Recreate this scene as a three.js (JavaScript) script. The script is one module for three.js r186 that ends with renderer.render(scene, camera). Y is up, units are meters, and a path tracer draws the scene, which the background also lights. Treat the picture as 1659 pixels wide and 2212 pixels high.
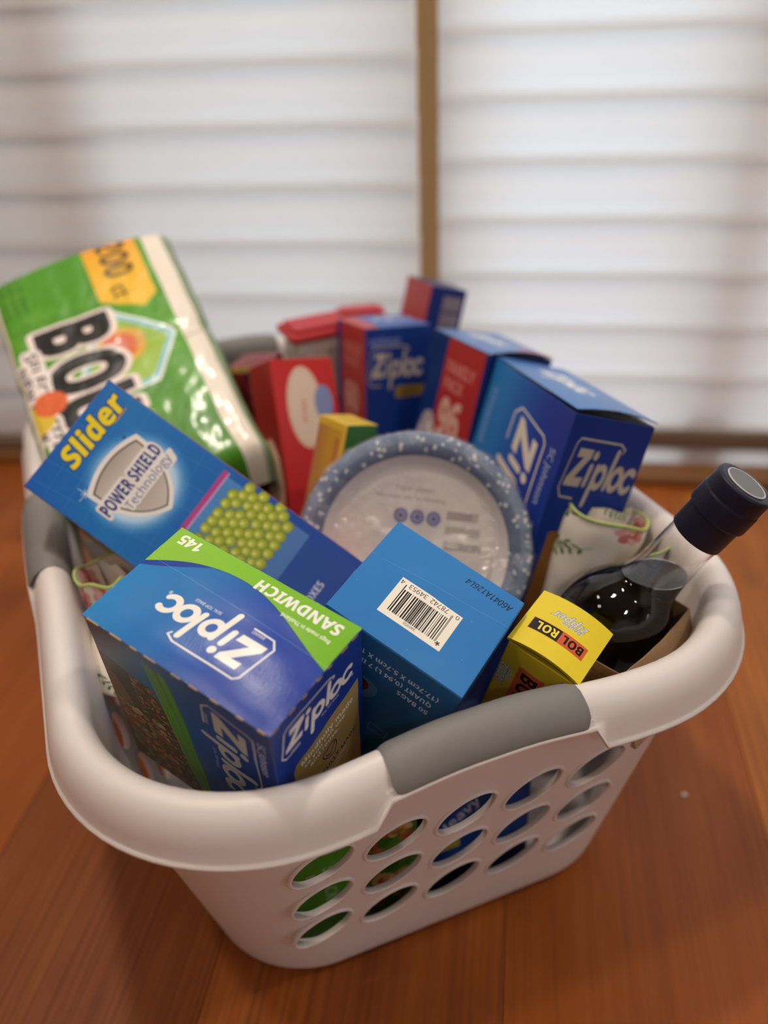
import * as THREE from 'three';
import { mergeGeometries, mergeVertices } from 'three/addons/utils/BufferGeometryUtils.js';
import { RoundedBoxGeometry } from 'three/addons/geometries/RoundedBoxGeometry.js';
import { ImprovedNoise } from 'three/addons/math/ImprovedNoise.js';
import { Brush, Evaluator, SUBTRACTION, INTERSECTION } from 'three-bvh-csg';

// ---------------------------------------------------------------- camera
const scene = new THREE.Scene();
const camera = new THREE.PerspectiveCamera(2 * Math.atan(1106 / 1845) * 180 / Math.PI, 1659 / 2212, 0.02, 60);
camera.position.set(0, 0.5798, 0);
camera.rotation.order = 'YXZ';
camera.rotation.set(-31.83 * Math.PI / 180, 0, -2.66 * Math.PI / 180);
camera.focus = 0.475;
camera.userData.fStop = 2.7;

// ---------------------------------------------------------------- light
const renderer = new THREE.WebGLRenderer({ antialias: true });
renderer.toneMapping = THREE.LinearToneMapping;
renderer.toneMappingExposure = 1.2;
renderer.shadowMap.enabled = true;
scene.background = new THREE.Color().setRGB(1.66, 1.96, 2.28);           // bright overcast daylight outside
const PSI = 9.55 * Math.PI / 180;                                       // the room is turned this much against the camera
const LAMP = new THREE.Color().setRGB(1, 0.88, 0.76);
const LAMPS = [[-0.76, -0.06, 3.8], [-0.35, -0.78, 5.5], [-1.9, -0.75, 0.7], [-2.3, 0.3, 0.7], [1.1, 0.0, 4.4], [0.1, 2.1, 3.2]];   // x, z (world), strength; the last two are added as fill
const CEIL = 2.4;

// ---------------------------------------------------------------- helpers
let seed = 7;
const rnd = () => { seed = (seed + 0x6d2b79f5) | 0; let t = Math.imul(seed ^ (seed >>> 15), 1 | seed); t = (t + Math.imul(t ^ (t >>> 7), 61 | t)) ^ t; return ((t ^ (t >>> 14)) >>> 0) / 4294967296; };
const noise = new ImprovedNoise();
const V3 = (x, y, z) => new THREE.Vector3(x, y, z);
const used = {};
function numbered(n) { const k = used[n] = (used[n] ?? -1) + 1; return k ? n + '_' + String(k).padStart(3, '0') : n; }
function tag(o, label, category, group) { o.userData.label = label; o.userData.category = category; if (group) o.userData.group = group; return o; }
function shade(o) { o.castShadow = true; o.receiveShadow = true; return o; }
function mesh(name, geo, mat, parent) { const m = shade(new THREE.Mesh(geo, mat)); m.name = parent ? name : numbered(name); (parent ?? scene).add(m); return m; }
function part(name, geo, mat, parent) {                                 // parts of one thing: repeats take a number
  let k = 0, n = name; while (parent.children.some((c) => c.name === n)) n = name + '_' + String(++k).padStart(3, '0');
  return mesh(n, geo, mat, parent);
}
function thing(name, label, category, group) { const g = new THREE.Group(); g.name = numbered(name); scene.add(g); return tag(g, label, category, group); }
function structure(name, geo, mat, parent) { const m = geo ? mesh(name, geo, mat, parent) : new THREE.Group(); if (!geo) { m.name = name; scene.add(m); } if (!parent) m.userData.kind = 'structure'; return m; }
function canvas(w, h, draw) {
  const c = document.createElement('canvas'); c.width = w; c.height = h; const x = c.getContext('2d'); draw(x, w, h); return c;
}
function texture(w, h, draw, srgb = true) {
  const t = new THREE.CanvasTexture(canvas(w, h, draw)); t.colorSpace = srgb ? THREE.SRGBColorSpace : THREE.NoColorSpace; t.magFilter = THREE.LinearFilter; t.anisotropy = 8; return t;
}
function noiseTexture(n, f) {                                           // tiling grey grain
  const data = new Uint8Array(n * n * 4);
  for (let y = 0; y < n; y++) for (let x = 0; x < n; x++) { const v = Math.max(0, Math.min(255, 255 * f(x / n, y / n))); data.set([v, v, v, 255], (y * n + x) * 4); }
  const t = new THREE.DataTexture(data, n, n); t.wrapS = t.wrapT = THREE.RepeatWrapping; t.magFilter = THREE.LinearFilter; t.needsUpdate = true; return t;
}
function tileNoise(u, v, k, s = 0) {                                    // periodic noise on a torus
  const a = u * 2 * Math.PI, b = v * 2 * Math.PI, r = k / (2 * Math.PI);
  return noise.noise(Math.cos(a) * r + s, Math.sin(a) * r + 7.3 * s, Math.cos(b) * r) * 0.6 + noise.noise(Math.sin(b) * r + 3.1 + s, Math.cos(a) * r, Math.sin(a) * r + 11) * 0.6;
}
const grainTex = noiseTexture(256, (u, v) => 0.5 + 0.28 * tileNoise(u, v, 26) + 0.25 * tileNoise(u, v, 60, 5));
function repeated(t, x, y) { const c = t.clone(); c.wrapS = c.wrapT = THREE.RepeatWrapping; c.repeat.set(x, y); c.needsUpdate = true; return c; }
const std = (o) => new THREE.MeshPhysicalMaterial({ roughness: 0.6, ...o });
const rgb = (r, g, b) => new THREE.Color().setRGB(r / 255, g / 255, b / 255, THREE.SRGBColorSpace);

// a strip grid from a function (i, j in 0..1) -> point, with uv
function surface(nu, nv, f, closeU = false) {
  const pos = [], uv = [], idx = [];
  for (let j = 0; j <= nv; j++) for (let i = 0; i <= nu; i++) { const p = f(i / nu, j / nv); pos.push(p.x, p.y, p.z); uv.push(i / nu, j / nv); }
  for (let j = 0; j < nv; j++) for (let i = 0; i < nu; i++) { const a = j * (nu + 1) + i, b = a + 1, c = a + nu + 1, d = c + 1; idx.push(a, b, d, a, d, c); }
  const g = new THREE.BufferGeometry();
  g.setAttribute('position', new THREE.Float32BufferAttribute(pos, 3)); g.setAttribute('uv', new THREE.Float32BufferAttribute(uv, 2)); g.setIndex(idx);
  g.computeVertexNormals();
  if (closeU) {                                                         // smooth the normals over the seam
    const n = g.attributes.normal;
    for (let j = 0; j <= nv; j++) { const a = j * (nu + 1), b = a + nu, s = V3(n.getX(a) + n.getX(b), n.getY(a) + n.getY(b), n.getZ(a) + n.getZ(b)).normalize(); n.setXYZ(a, s.x, s.y, s.z); n.setXYZ(b, s.x, s.y, s.z); }
  }
  return g;
}
function box(w, h, d, x = 0, y = 0, z = 0) { return new THREE.BoxGeometry(w, h, d).translate(x, y, z); }
function rbox(w, h, d, r, x = 0, y = 0, z = 0, s = 2) { return new RoundedBoxGeometry(w, h, d, s, r).translate(x, y, z); }

// ---------------------------------------------------------------- the room (x along the window wall, z towards the camera, turned by PSI)
const turned = (o) => { o.rotation.y = -PSI; return o; };
const wallWhite = std({ color: rgb(176, 170, 160), roughness: 0.9 });
const X0 = -3.4, X1 = 2.4, Z0 = -1.0, Z1 = 3.2, TH = 0.14, OX0 = -1.5, OX1 = 1.2, OY = 2.08;
const floorBase = std({ color: rgb(150, 92, 52), roughness: 0.8 });
const floor = turned(structure('floor', box(X1 - X0 + 0.4, 0.1, Z1 - Z0 + 0.6, (X0 + X1) / 2, -0.0545, (Z0 + Z1) / 2 - 0.05), floorBase));
{
  // cherry toned laminate boards: the grain runs along each board
  const looks = [0, 1, 2].map((k) => texture(1024, 256, (c, w, h) => {
    c.fillStyle = ['#9c5518', '#a45e1c', '#945016'][k]; c.fillRect(0, 0, w, h);
    for (let i = 0; i < 1500; i++) {
      const y = rnd() * h, x = rnd() * w, l = 60 + rnd() * 400, d = rnd();
      c.strokeStyle = d < 0.55 ? `rgba(84,40,18,${0.05 + rnd() * 0.1})` : `rgba(176,116,72,${0.04 + rnd() * 0.1})`; c.lineWidth = 0.6 + rnd() * 2.6;
      c.beginPath(); c.moveTo(x, y); c.bezierCurveTo(x + l * 0.3, y + rnd() * 6 - 3, x + l * 0.6, y + rnd() * 8 - 4, x + l, y + rnd() * 6 - 3); c.stroke();
    }
    for (let i = 0; i < 90; i++) {                                      // blotches of figure across the grain
      const x = rnd() * w, y = rnd() * h, r = 20 + rnd() * 60;
      c.save(); c.translate(x, y); c.rotate(rnd() * 0.5 - 0.25); c.scale(1, 0.45 + rnd() * 0.4);
      const g = c.createRadialGradient(0, 0, 0, 0, 0, r), a = 0.07 + rnd() * 0.14, d = rnd() < 0.5;
      g.addColorStop(0, d ? `rgba(74,32,12,${a})` : `rgba(182,120,70,${a})`); g.addColorStop(1, d ? 'rgba(74,32,12,0)' : 'rgba(182,120,70,0)');
      c.fillStyle = g; c.fillRect(-r, -r, 2 * r, 2 * r); c.restore();
    }
  }));
  const mats = looks.map((map) => std({ map, roughness: 0.46, specularIntensity: 0.55, bumpMap: grainTex, bumpScale: 0.00003 }));
  const tints = [0xffffff, 0xe8dfd8, 0xfff2e4, 0xdccfc6];
  const all = []; for (const m of mats) for (const t of tints) { const n = m.clone(); n.color.set(t); all.push(n); }
  const L = 1.21, W = 0.2, bevel = rbox(L - 0.0002, 0.008, W - 0.0003, 0.0006, 0, -0.004, 0, 1);
  { const p = bevel.attributes.position, u = bevel.attributes.uv; for (let i = 0; i < p.count; i++) u.setXY(i, p.getX(i) / L + 0.5, p.getZ(i) / W + 0.5); }
  let k = 0;
  for (let r = 0; r < 29; r++) {
    const x = 0.0118 + W / 2 + (r - 17) * W; if (x < X0 - 0.05 || x > X1 + 0.05) continue;
    const off = ((r * 0.37) % 1) * L;
    for (let z = Z0 - 1.4 + off; z < Z1 + 0.7; z += L) {
      if (z + L / 2 < Z0 - 0.02 || z - L / 2 > Z1) continue;
      const m = mesh('plank' + (k ? '_' + String(k).padStart(3, '0') : ''), bevel, all[Math.floor(rnd() * all.length)], floor); k++;
      m.position.set(x, 0, z); m.rotation.y = Math.PI / 2;
    }
  }
}
const ceilingMat = std({ color: rgb(204, 198, 190), roughness: 0.95 });
turned(structure('ceiling', box(X1 - X0 + 0.3, 0.1, Z1 - Z0 + 0.3, (X0 + X1) / 2, CEIL + 0.05, (Z0 + Z1) / 2), ceilingMat));
turned(structure('wall_left', box(TH, CEIL, Z1 - Z0 + 0.2, X0 - TH / 2, CEIL / 2, (Z0 + Z1) / 2), wallWhite));
const RZ0 = 0.1, RZ1 = 1.6, RY0 = 0.75, RY1 = 2.05, RX = X1 + TH / 2;            // a second window in the right wall lights the front of the basket
turned(structure('wall_right', mergeGeometries([box(TH, CEIL, RZ0 - Z0 + 0.1, RX, CEIL / 2, (RZ0 + Z0 - 0.1) / 2), box(TH, CEIL, Z1 - RZ1 + 0.1, RX, CEIL / 2, (RZ1 + Z1 + 0.1) / 2), box(TH, RY0, RZ1 - RZ0, RX, RY0 / 2, (RZ0 + RZ1) / 2), box(TH, CEIL - RY1, RZ1 - RZ0, RX, (CEIL + RY1) / 2, (RZ0 + RZ1) / 2)]), wallWhite));
turned(structure('wall_front', box(X1 - X0, CEIL, TH, (X0 + X1) / 2, CEIL / 2, Z1 + TH / 2), std({ color: rgb(232, 230, 226), roughness: 0.9 })));
turned(structure('wall_back', mergeGeometries([
  box(OX0 - X0, CEIL, TH, (OX0 + X0) / 2, CEIL / 2, Z0 - TH / 2), box(X1 - OX1, CEIL, TH, (OX1 + X1) / 2, CEIL / 2, Z0 - TH / 2),
  box(OX1 - OX0, CEIL - OY, TH, (OX0 + OX1) / 2, (CEIL + OY) / 2, Z0 - TH / 2)]), wallWhite));
turned(structure('ground_outside', box(9, 0.1, 4, 0, -0.15, Z0 - 2.3), std({ color: rgb(190, 190, 188), roughness: 0.9 })));

turned(structure('added_wall_outside', box(1.3, 2.3, 0.1, -1.2, 1.05, Z0 - 0.46), std({ color: rgb(150, 138, 124), roughness: 0.9 })));  // unseen wall, added to hold daylight off the left end of the shade
// the patio window: wooden stiles and rails, glass panes
const woodTex = texture(256, 256, (c, w, h) => {
  c.fillStyle = '#b08650'; c.fillRect(0, 0, w, h);
  for (let i = 0; i < 260; i++) { c.strokeStyle = rnd() < 0.5 ? 'rgba(90,58,28,.16)' : 'rgba(190,150,100,.14)'; c.lineWidth = 0.5 + rnd() * 2; const x = rnd() * w; c.beginPath(); c.moveTo(x, 0); c.bezierCurveTo(x + rnd() * 8 - 4, 90, x + rnd() * 8 - 4, 170, x + rnd() * 4 - 2, h); c.stroke(); }
});
const wood = std({ map: woodTex, roughness: 0.5 }), darkWood = std({ color: rgb(74, 50, 32), roughness: 0.55 });
// (the second window)
const sillWood = std({ color: rgb(120, 78, 36), roughness: 0.5 });
const glassPane = new THREE.MeshPhysicalMaterial({ color: 0xffffff, transmission: 1, thickness: 0, roughness: 0.0, ior: 1.5 });
const win = turned(structure('window_1'));
const WZ = -1.115;                                                      // plane of the sashes
for (const x of [OX0 + 0.03, -0.52, -0.105, 0.262, OX1 - 0.03]) part('window_stile', rbox(0.062, OY - 0.07, 0.032, 0.003, x, OY / 2 + 0.01, WZ), wood, win);
for (const [a, b] of [[OX0 + 0.03, 0.11], [0.225, 0.285], [0.36, OX1 - 0.03]]) part('window_rail', rbox(b - a, 0.075, 0.034, 0.003, (a + b) / 2, 0.0475, WZ + 0.034), darkWood, win);
for (const y of [OY - 0.03]) part('window_rail', rbox(OX1 - OX0, 0.06, 0.034, 0.003, (OX0 + OX1) / 2, y, WZ), wood, win);
for (const [a, b] of [[OX0 + 0.06, -0.551], [-0.489, -0.136], [-0.074, 0.231], [0.293, OX1 - 0.06]]) part('window_pane', box(b - a, OY - 0.07, 0.004, (a + b) / 2, OY / 2 - 0.02, WZ), glassPane, win);
part('window_sill', rbox(OX1 - OX0, 0.014, 0.115, 0.004, (OX0 + OX1) / 2, 0.007, -1.07), sillWood, win);

const win2 = turned(structure('window_2'));
part('window_pane', box(0.004, RY1 - RY0 - 0.08, RZ1 - RZ0 - 0.08, RX, (RY0 + RY1) / 2, (RZ0 + RZ1) / 2), glassPane, win2);
for (const y of [RY0 + 0.025, RY1 - 0.025]) part('window_rail', rbox(0.05, 0.05, RZ1 - RZ0, 0.003, RX, y, (RZ0 + RZ1) / 2), wood, win2);
for (const z of [RZ0 + 0.025, (RZ0 + RZ1) / 2, RZ1 - 0.025]) part('window_stile', rbox(0.05, RY1 - RY0, 0.05, 0.003, RX, (RY0 + RY1) / 2, z), wood, win2);

// two shades of overlapping soft vanes
const vaneMat = std({ color: rgb(246, 244, 240), roughness: 1, transmission: 0.5, thickness: 0, side: THREE.DoubleSide });
const railMat = std({ color: rgb(112, 92, 74), roughness: 0.6 });
function makeShade(x0, x1, z, y0, low, label) {
  const t = turned(thing('window_shade', label, 'shade', 'soft vaned window shades')); const w = x1 - x0, S = 0.0659, inner = V3((x0 + x1) / 2, 0, z);
  const vane = surface(10, 12, (i, j) => {                               // hangs from its top edge, bellies towards the room and laps over the next one
    const y = 0.006 - j * (S + 0.013), b = Math.sin(Math.pow(j, 0.8) * Math.PI) * 0.004 + j * 0.011; return V3((i - 0.5) * w, y, b);
  });
  for (let y = y0 - Math.floor((y0 - low) / S) * S; y < 2.02; y += S) { const m = part('vane', vane, vaneMat, t); m.position.set(inner.x, y, inner.z); }
  part('bottom_rail', rbox(w, 0.026, 0.016, 0.005, inner.x, low - 0.013, inner.z + 0.006), railMat, t);
  part('head_rail', rbox(w, 0.05, 0.05, 0.008, inner.x, 2.03, inner.z + 0.0), wallWhite, t);
  return t;
}
makeShade(-1.44, -0.1145, -1.037, 0.512, 0.036, 'white vaned shade left of the bare wooden strip, behind the green pack');
makeShade(-0.094, 1.14, -1.065, 0.5323, 0.062, 'white vaned shade right of the bare wooden strip, behind the bottle');

// recessed lamps in the ceiling; the last two are added for fill light
const glow = new THREE.MeshStandardMaterial({ color: 0xffffff, emissive: LAMP, emissiveIntensity: 6, roughness: 0.5 });
const trimMat = std({ color: 0xf4f2ee, roughness: 0.5 });
LAMPS.forEach(([x, z, power], k) => {
  const t = thing('ceiling_lamp', ['recessed round lamp above the basket', 'recessed round lamp close to the window', 'recessed round lamp far left by the window', 'recessed round lamp far left behind the camera', 'added fill lamp above the floor right of the basket', 'added fill lamp behind the camera, farthest from the window'][k], 'lamp', 'recessed ceiling lamps');
  t.position.set(x, CEIL, z);
  part('trim_ring', new THREE.TorusGeometry(0.102, 0.008, 8, 40).rotateX(Math.PI / 2).translate(0, -0.002, 0), trimMat, t);
  part('lens', new THREE.CylinderGeometry(0.096, 0.096, 0.006, 40).translate(0, -0.003, 0), glow, t);
  const l = new THREE.SpotLight(LAMP, power, 0, 1.45, 0.35, 2); l.position.set(x, CEIL - 0.012, z); l.target.position.set(x, 0, z); l.castShadow = true; l.shadow.radius = 4; scene.add(l); scene.add(l.target);
});

// ---------------------------------------------------------------- the basket
const BASKET = V3(-0.0537, 0, -0.6017), BYAW = 0.3558;
const basketWhite = std({ color: rgb(228, 219, 214), roughness: 0.42, bumpMap: repeated(grainTex, 60, 60), bumpScale: 0.00001 });
const gripGrey = std({ color: rgb(124, 121, 118), roughness: 0.55, bumpMap: repeated(grainTex, 40, 12), bumpScale: 0.00004 });
const basket = thing('laundry_basket', 'white plastic laundry basket with grey hand grips, full of groceries, on the wooden floor', 'basket');
basket.position.copy(BASKET); basket.rotation.y = BYAW;
const LIP = { a: 0.2225, b: 0.317, r: 0.123 }, FOOT = { a: 0.152, b: 0.25, r: 0.07 }, LY = 0.2174;
// rounded rectangle outline, the same number of points for every size; t in 0..1 starts at the middle of the front (+z) side
const NS = 22, NC = 18, NP = 4 * (NS + NC);
const outlineParam = [];
for (let q = 0; q < 4; q++) { for (let i = 0; i < NS; i++) outlineParam.push([q, 0, i / NS]); for (let i = 0; i < NC; i++) outlineParam.push([q, 1, i / NC]); }
function outline(a, b, r, k) {
  const [q, c, f] = outlineParam[((k % NP) + NP) % NP];
  const even = q % 2 === 0, la = even ? a : b, lb = even ? b : a;      // half along, half out
  let s, o, nx, nz;
  if (!c) { s = -(la - r) + 2 * (la - r) * f; o = lb; nx = 0; nz = 1; }
  else { const g = f * Math.PI / 2; s = la - r + r * Math.sin(g); o = lb - r + r * Math.cos(g); }
  // side q: 0 front (+z, going +x), 1 right (+x, going -z), 2 back (-z, going -x), 3 left (-x, going +z)
  return [[s, o], [o, -s], [-s, -o], [-o, s]][q];
}
const smooth = (e0, e1, x) => { const t = Math.max(0, Math.min(1, (x - e0) / (e1 - e0))); return t * t * (3 - 2 * t); };
const GRIP = 0.057;
function gripAmount(x, z, w) {                                           // 1 inside a grip, 0 elsewhere, soft over w
  const onX = Math.abs(z) > 0.28, d = onX ? Math.abs(x + 0.005) : Math.abs(z);
  return 1 - smooth(GRIP + 0.003, GRIP + 0.003 + w, d);
}
function arch(x, z) { const onX = Math.abs(z) > 0.26, d = onX ? Math.abs(x + 0.005) : Math.abs(z); return 0.009 * (1 - smooth(0.01, 0.095, d)); }
// profile of the shell: [inset from the lip outline, y, how much of the grip lift it takes]
const TOPIN = 0.0185;
const prof = [];
const wallAt = (y, inset) => { const t = Math.min(1, y / 0.224); const L = (u, v) => u + (v - u) * t; return { a: L(FOOT.a, LIP.a - TOPIN) - inset, b: L(FOOT.b, LIP.b - TOPIN) - inset, r: L(FOOT.r, LIP.r - TOPIN) - inset, y }; };
const lipAt = (inset, y, g = 0) => ({ a: LIP.a - inset, b: LIP.b - inset, r: LIP.r - inset, y, g });
prof.push({ ...wallAt(0, 0.012), y: 0 }, { ...wallAt(0, 0.005), y: 0.0012 }, { ...wallAt(0, 0.0012), y: 0.005 });
for (let y = 0.012; y < 0.215; y += 0.0145) prof.push(wallAt(y, 0));
prof.push(wallAt(0.222, 0));
prof.push(lipAt(0.0150, 0.2290), lipAt(0.0075, 0.2275, 0.4), lipAt(0.0030, 0.2240, 0.9), lipAt(0.0026, 0.2184, 1), lipAt(0.0014, 0.2168, 1), lipAt(-0.0004, 0.2166, 1), lipAt(-0.0017, 0.2174, 1), lipAt(-0.0017, 0.2188, 1), lipAt(-0.0006, 0.2198, 1), lipAt(0.0004, 0.2212, 0.9),
  lipAt(0.0012, 0.2280, 0.3), lipAt(0.0030, 0.2355), lipAt(0.0058, 0.2420), lipAt(0.0096, 0.2466), lipAt(0.0142, 0.2490), lipAt(0.0188, 0.2486), lipAt(0.0230, 0.2456), lipAt(0.0260, 0.2405), lipAt(0.0275, 0.2340), lipAt(0.0280, 0.2260));
for (let y = 0.212; y > 0.012; y -= 0.0145) prof.push(wallAt(y, 0.0026 + 0.0085 * smooth(0.16, 0.224, y)));
prof.push({ ...wallAt(0.01, 0.003) }, { ...wallAt(0.0055, 0.007) }, { ...wallAt(0.004, 0.014), y: 0.004 });
function ringPoint(p, k) {
  const [x, z] = outline(p.a, p.b, p.r, k); let y = p.y;
  if (y > 0.17) y += arch(x, z) * smooth(0.175, 0.226, y);
  if (p.g) y += p.g * 0.0155 * gripAmount(x, z, 0.004);
  return V3(x, y, z);
}
function ringsToGeometry(rings, capped) {
  const pos = [], uv = [], idx = [], n = NP, put = (v, a, b) => { pos.push(v.x, v.y, v.z); uv.push(a, b); };
  rings.forEach((p, j) => { for (let k = 0; k < n; k++) put(ringPoint(p, k), k / n, j / rings.length); });
  for (let j = 0; j + 1 < rings.length; j++) for (let k = 0; k < n; k++) { const a = j * n + k, b = j * n + (k + 1) % n, c = a + n, d = b + n; idx.push(a, b, d, a, d, c); }
  if (capped) {
    const c0 = pos.length / 3; put(V3(0, rings[0].y, 0), 0, 0); put(V3(0, rings[rings.length - 1].y, 0), 0, 1); const e = (rings.length - 1) * n;
    for (let k = 0; k < n; k++) { idx.push(c0, (k + 1) % n, k); idx.push(c0 + 1, e + k, e + (k + 1) % n); }
  }
  const g = new THREE.BufferGeometry(); g.setAttribute('position', new THREE.Float32BufferAttribute(pos, 3)); g.setAttribute('uv', new THREE.Float32BufferAttribute(uv, 2)); g.setIndex(idx); g.computeVertexNormals(); return g;
}
let shellGeo = ringsToGeometry(prof, true);
// leaf shaped holes in rows of three: an ellipse tilted by 40 degrees, with a moulded collar
const HE = { l: 0.0215, s: 0.0140, t: 40 * Math.PI / 180 };
function ellipse(f, grow = 0) { const u = (HE.l + grow) * Math.cos(f), v = (HE.s + grow) * Math.sin(f), c = Math.cos(HE.t), s = Math.sin(HE.t); return [u * c - v * s, u * s + v * c]; }
const holes = [];
for (const row of [0.163, 0.120, 0.077]) {
  for (let k = -2; k <= 2; k++) { const x = -0.006 + k * 0.0446; holes.push(['z', 1, x, row], ['z', -1, -x, row]); }
  for (let k = -3; k <= 3; k++) { holes.push(['x', 1, k * 0.0446, row], ['x', -1, -k * 0.0446, row]); }
}
const cutters = [], collars = [];
for (const [axis, sgn, along, y] of holes) {
  const sh = new THREE.Shape(); for (let k = 0; k < 40; k++) { const [u, v] = ellipse(k / 40 * 2 * Math.PI); k ? sh.lineTo(u, v) : sh.moveTo(u, v); }
  const g = new THREE.ExtrudeGeometry(sh, { depth: 0.05, bevelEnabled: false, curveSegments: 40 }); g.translate(along, y, -0.025);
  const out = (yy) => (axis === 'z' ? wallAt(yy, 0).b : wallAt(yy, 0).a);
  g.translate(0, 0, out(y));
  // collar: a rounded bead outside and a short tube inside
  const sect = [[0.0016, 0.0001], [0.0014, 0.0009], [0.0006, 0.0014], [-0.0004, 0.0012], [-0.0009, 0.0004], [-0.0009, -0.0030], [0.0004, -0.0034], [0.0012, -0.0028], [0.0016, 0.0001]];
  const ring = surface(48, sect.length - 1, (i, j) => { const [grow, z] = sect[Math.round(j * (sect.length - 1))], [u, v] = ellipse(-i * 2 * Math.PI, grow); return V3(along + u, y + v, out(y + v) + z); }, true);
  const turn = axis === 'z' ? (sgn > 0 ? 0 : Math.PI) : (sgn > 0 ? Math.PI / 2 : -Math.PI / 2);
  g.rotateY(turn); ring.rotateY(turn); cutters.push(g.index ? g.toNonIndexed() : g); collars.push(ring.toNonIndexed());
}
{
  const ev = new Evaluator(); ev.useGroups = false; ev.attributes = ['position', 'normal', 'uv'];
  const cut = mergeGeometries(cutters); const A = new Brush(shellGeo), B = new Brush(cut); A.updateMatrixWorld(); B.updateMatrixWorld();
  const r = ev.evaluate(A, B, SUBTRACTION); const g = r.geometry; const plain = new THREE.BufferGeometry();
  for (const n of ['position', 'normal', 'uv']) plain.setAttribute(n, g.attributes[n].clone()); if (g.index) plain.setIndex(g.index.clone());
  const flat = plain.index ? plain.toNonIndexed() : plain; const cnt = g.drawRange.count === Infinity ? undefined : g.drawRange.count;
  shellGeo = mergeGeometries([flat, ...collars]);
}
part('shell', shellGeo, basketWhite, basket);
// grips: a soft sleeve round the rolled rim in the middle of each side
const gripProf = [[0.0020, 0.2310], [0.0000, 0.2318], [-0.0012, 0.2335], [-0.0008, 0.2365], [0.0010, 0.2405], [0.0040, 0.2450], [0.0085, 0.2487], [0.0140, 0.2505], [0.0195, 0.2502], [0.0243, 0.2468], [0.0276, 0.2410], [0.0290, 0.2340], [0.0294, 0.2270], [0.0280, 0.2262]];
for (const side of [0, 1, 2, 3]) {
  const even = side % 2 === 0, out = even ? LIP.b : LIP.a, mid = side === 0 ? -0.005 : 0;
  const g = surface(40, gripProf.length - 1, (i, j) => {
    const [o, y] = gripProf[Math.round(j * (gripProf.length - 1))]; const e = Math.min(i, 1 - i) * 40;      // ends are rounded down onto the rim
    const inset = e < 1 ? 0.0011 : e < 2 ? 0.0003 : 0; const s = (i - 0.5) * 2 * GRIP * (e < 1 ? 1.0 : 0.998) + (even ? -0.005 : 0) * (side === 2 ? -1 : 1);
    const roundEnd = GRIP - 0.004 * smooth(0.24, 0.232, y);
    const ss = Math.max(-roundEnd, Math.min(roundEnd, s - mid)) + mid;
    const lift = arch(even ? ss - (side === 2 ? 0 : 0) : out, even ? out : ss);
    const ny = y - inset * (y > 0.246 ? 1 : 0.2);
    return V3(ss, ny + lift, out - o - inset * (o < 0.01 ? 1 : o > 0.02 ? -1 : 0));
  });
  g.rotateY([0, Math.PI / 2, Math.PI, -Math.PI / 2][side]);
  const m = part('grip', g, gripGrey, basket); m.userData.label = 'grey soft grip';
}

// ---------------------------------------------------------------- cartons
const cardGrain = (w, h) => repeated(grainTex, Math.max(1, Math.round(w / 0.03)), Math.max(1, Math.round(h / 0.03)));
const AX = { front: [0, 0, 1], back: [0, 0, -1], left: [-1, 0, 0], right: [1, 0, 0], top: [0, 1, 0], bottom: [0, -1, 0] };
const UPS = { front: [0, 1, 0], back: [0, 1, 0], left: [0, 1, 0], right: [0, 1, 0], top: [0, 0, -1], bottom: [0, 0, -1] };
// one side of a carton: a patch of a box with rounded edges that bulges or dents a little
function panelGeometry(dims, face, up, r, bulge, salt) {
  const N = V3(...AX[face]), V = V3(...(up ?? UPS[face])), U = V.clone().cross(N), h = V3(dims[0] / 2, dims[1] / 2, dims[2] / 2);
  const along = (v) => Math.abs(v.x) * h.x + Math.abs(v.y) * h.y + Math.abs(v.z) * h.z, a = along(U), b = along(V), c = along(N);
  const steps = (L) => { const s = [-1, -1 + r * 0.22 / L, -1 + r * 0.55 / L, -1 + r / L]; for (let i = 1; i < 14; i++) s.push(-1 + r / L + (2 - 2 * r / L) * i / 14); return s.concat([1 - r / L, 1 - r * 0.55 / L, 1 - r * 0.22 / L, 1]); };
  const su = steps(a), sv = steps(b), pos = [], uv = [], idx = [];
  for (const t of sv) for (const s of su) {
    const p = U.clone().multiplyScalar(s * a).addScaledVector(V, t * b).addScaledVector(N, c);
    const q = U.clone().multiplyScalar(Math.max(-a + r, Math.min(a - r, s * a))).addScaledVector(V, Math.max(-b + r, Math.min(b - r, t * b))).addScaledVector(N, c - r);
    const e = p.sub(q).normalize().multiplyScalar(r).add(q), w = (1 - s * s) * (1 - t * t), k = (1 - Math.pow(s, 6)) * (1 - Math.pow(t, 6));
    e.addScaledVector(N, bulge * w + k * 0.0009 * noise.noise(s * 2.1 + salt, t * 2.3 - salt, salt * 1.7) + k * 0.0003 * noise.noise(s * 7 + salt, t * 6, 3 - salt));
    pos.push(e.x, e.y, e.z); uv.push((s + 1) / 2, (t + 1) / 2);
  }
  const n = su.length; for (let j = 0; j + 1 < sv.length; j++) for (let i = 0; i + 1 < n; i++) { const A = j * n + i; idx.push(A, A + 1, A + n + 1, A, A + n + 1, A + n); }
  const g = new THREE.BufferGeometry(); g.setAttribute('position', new THREE.Float32BufferAttribute(pos, 3)); g.setAttribute('uv', new THREE.Float32BufferAttribute(uv, 2)); g.setIndex(idx); g.computeVertexNormals(); return g;
}
function cardMaterial(look, w, h, gloss = 0.36) {
  const m = std({ roughness: gloss, specularIntensity: 0.55, bumpMap: cardGrain(w, h), bumpScale: 0.00006 });
  if (look.isTexture) m.map = look; else m.color = look; return m;
}
let saltN = 1;
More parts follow.
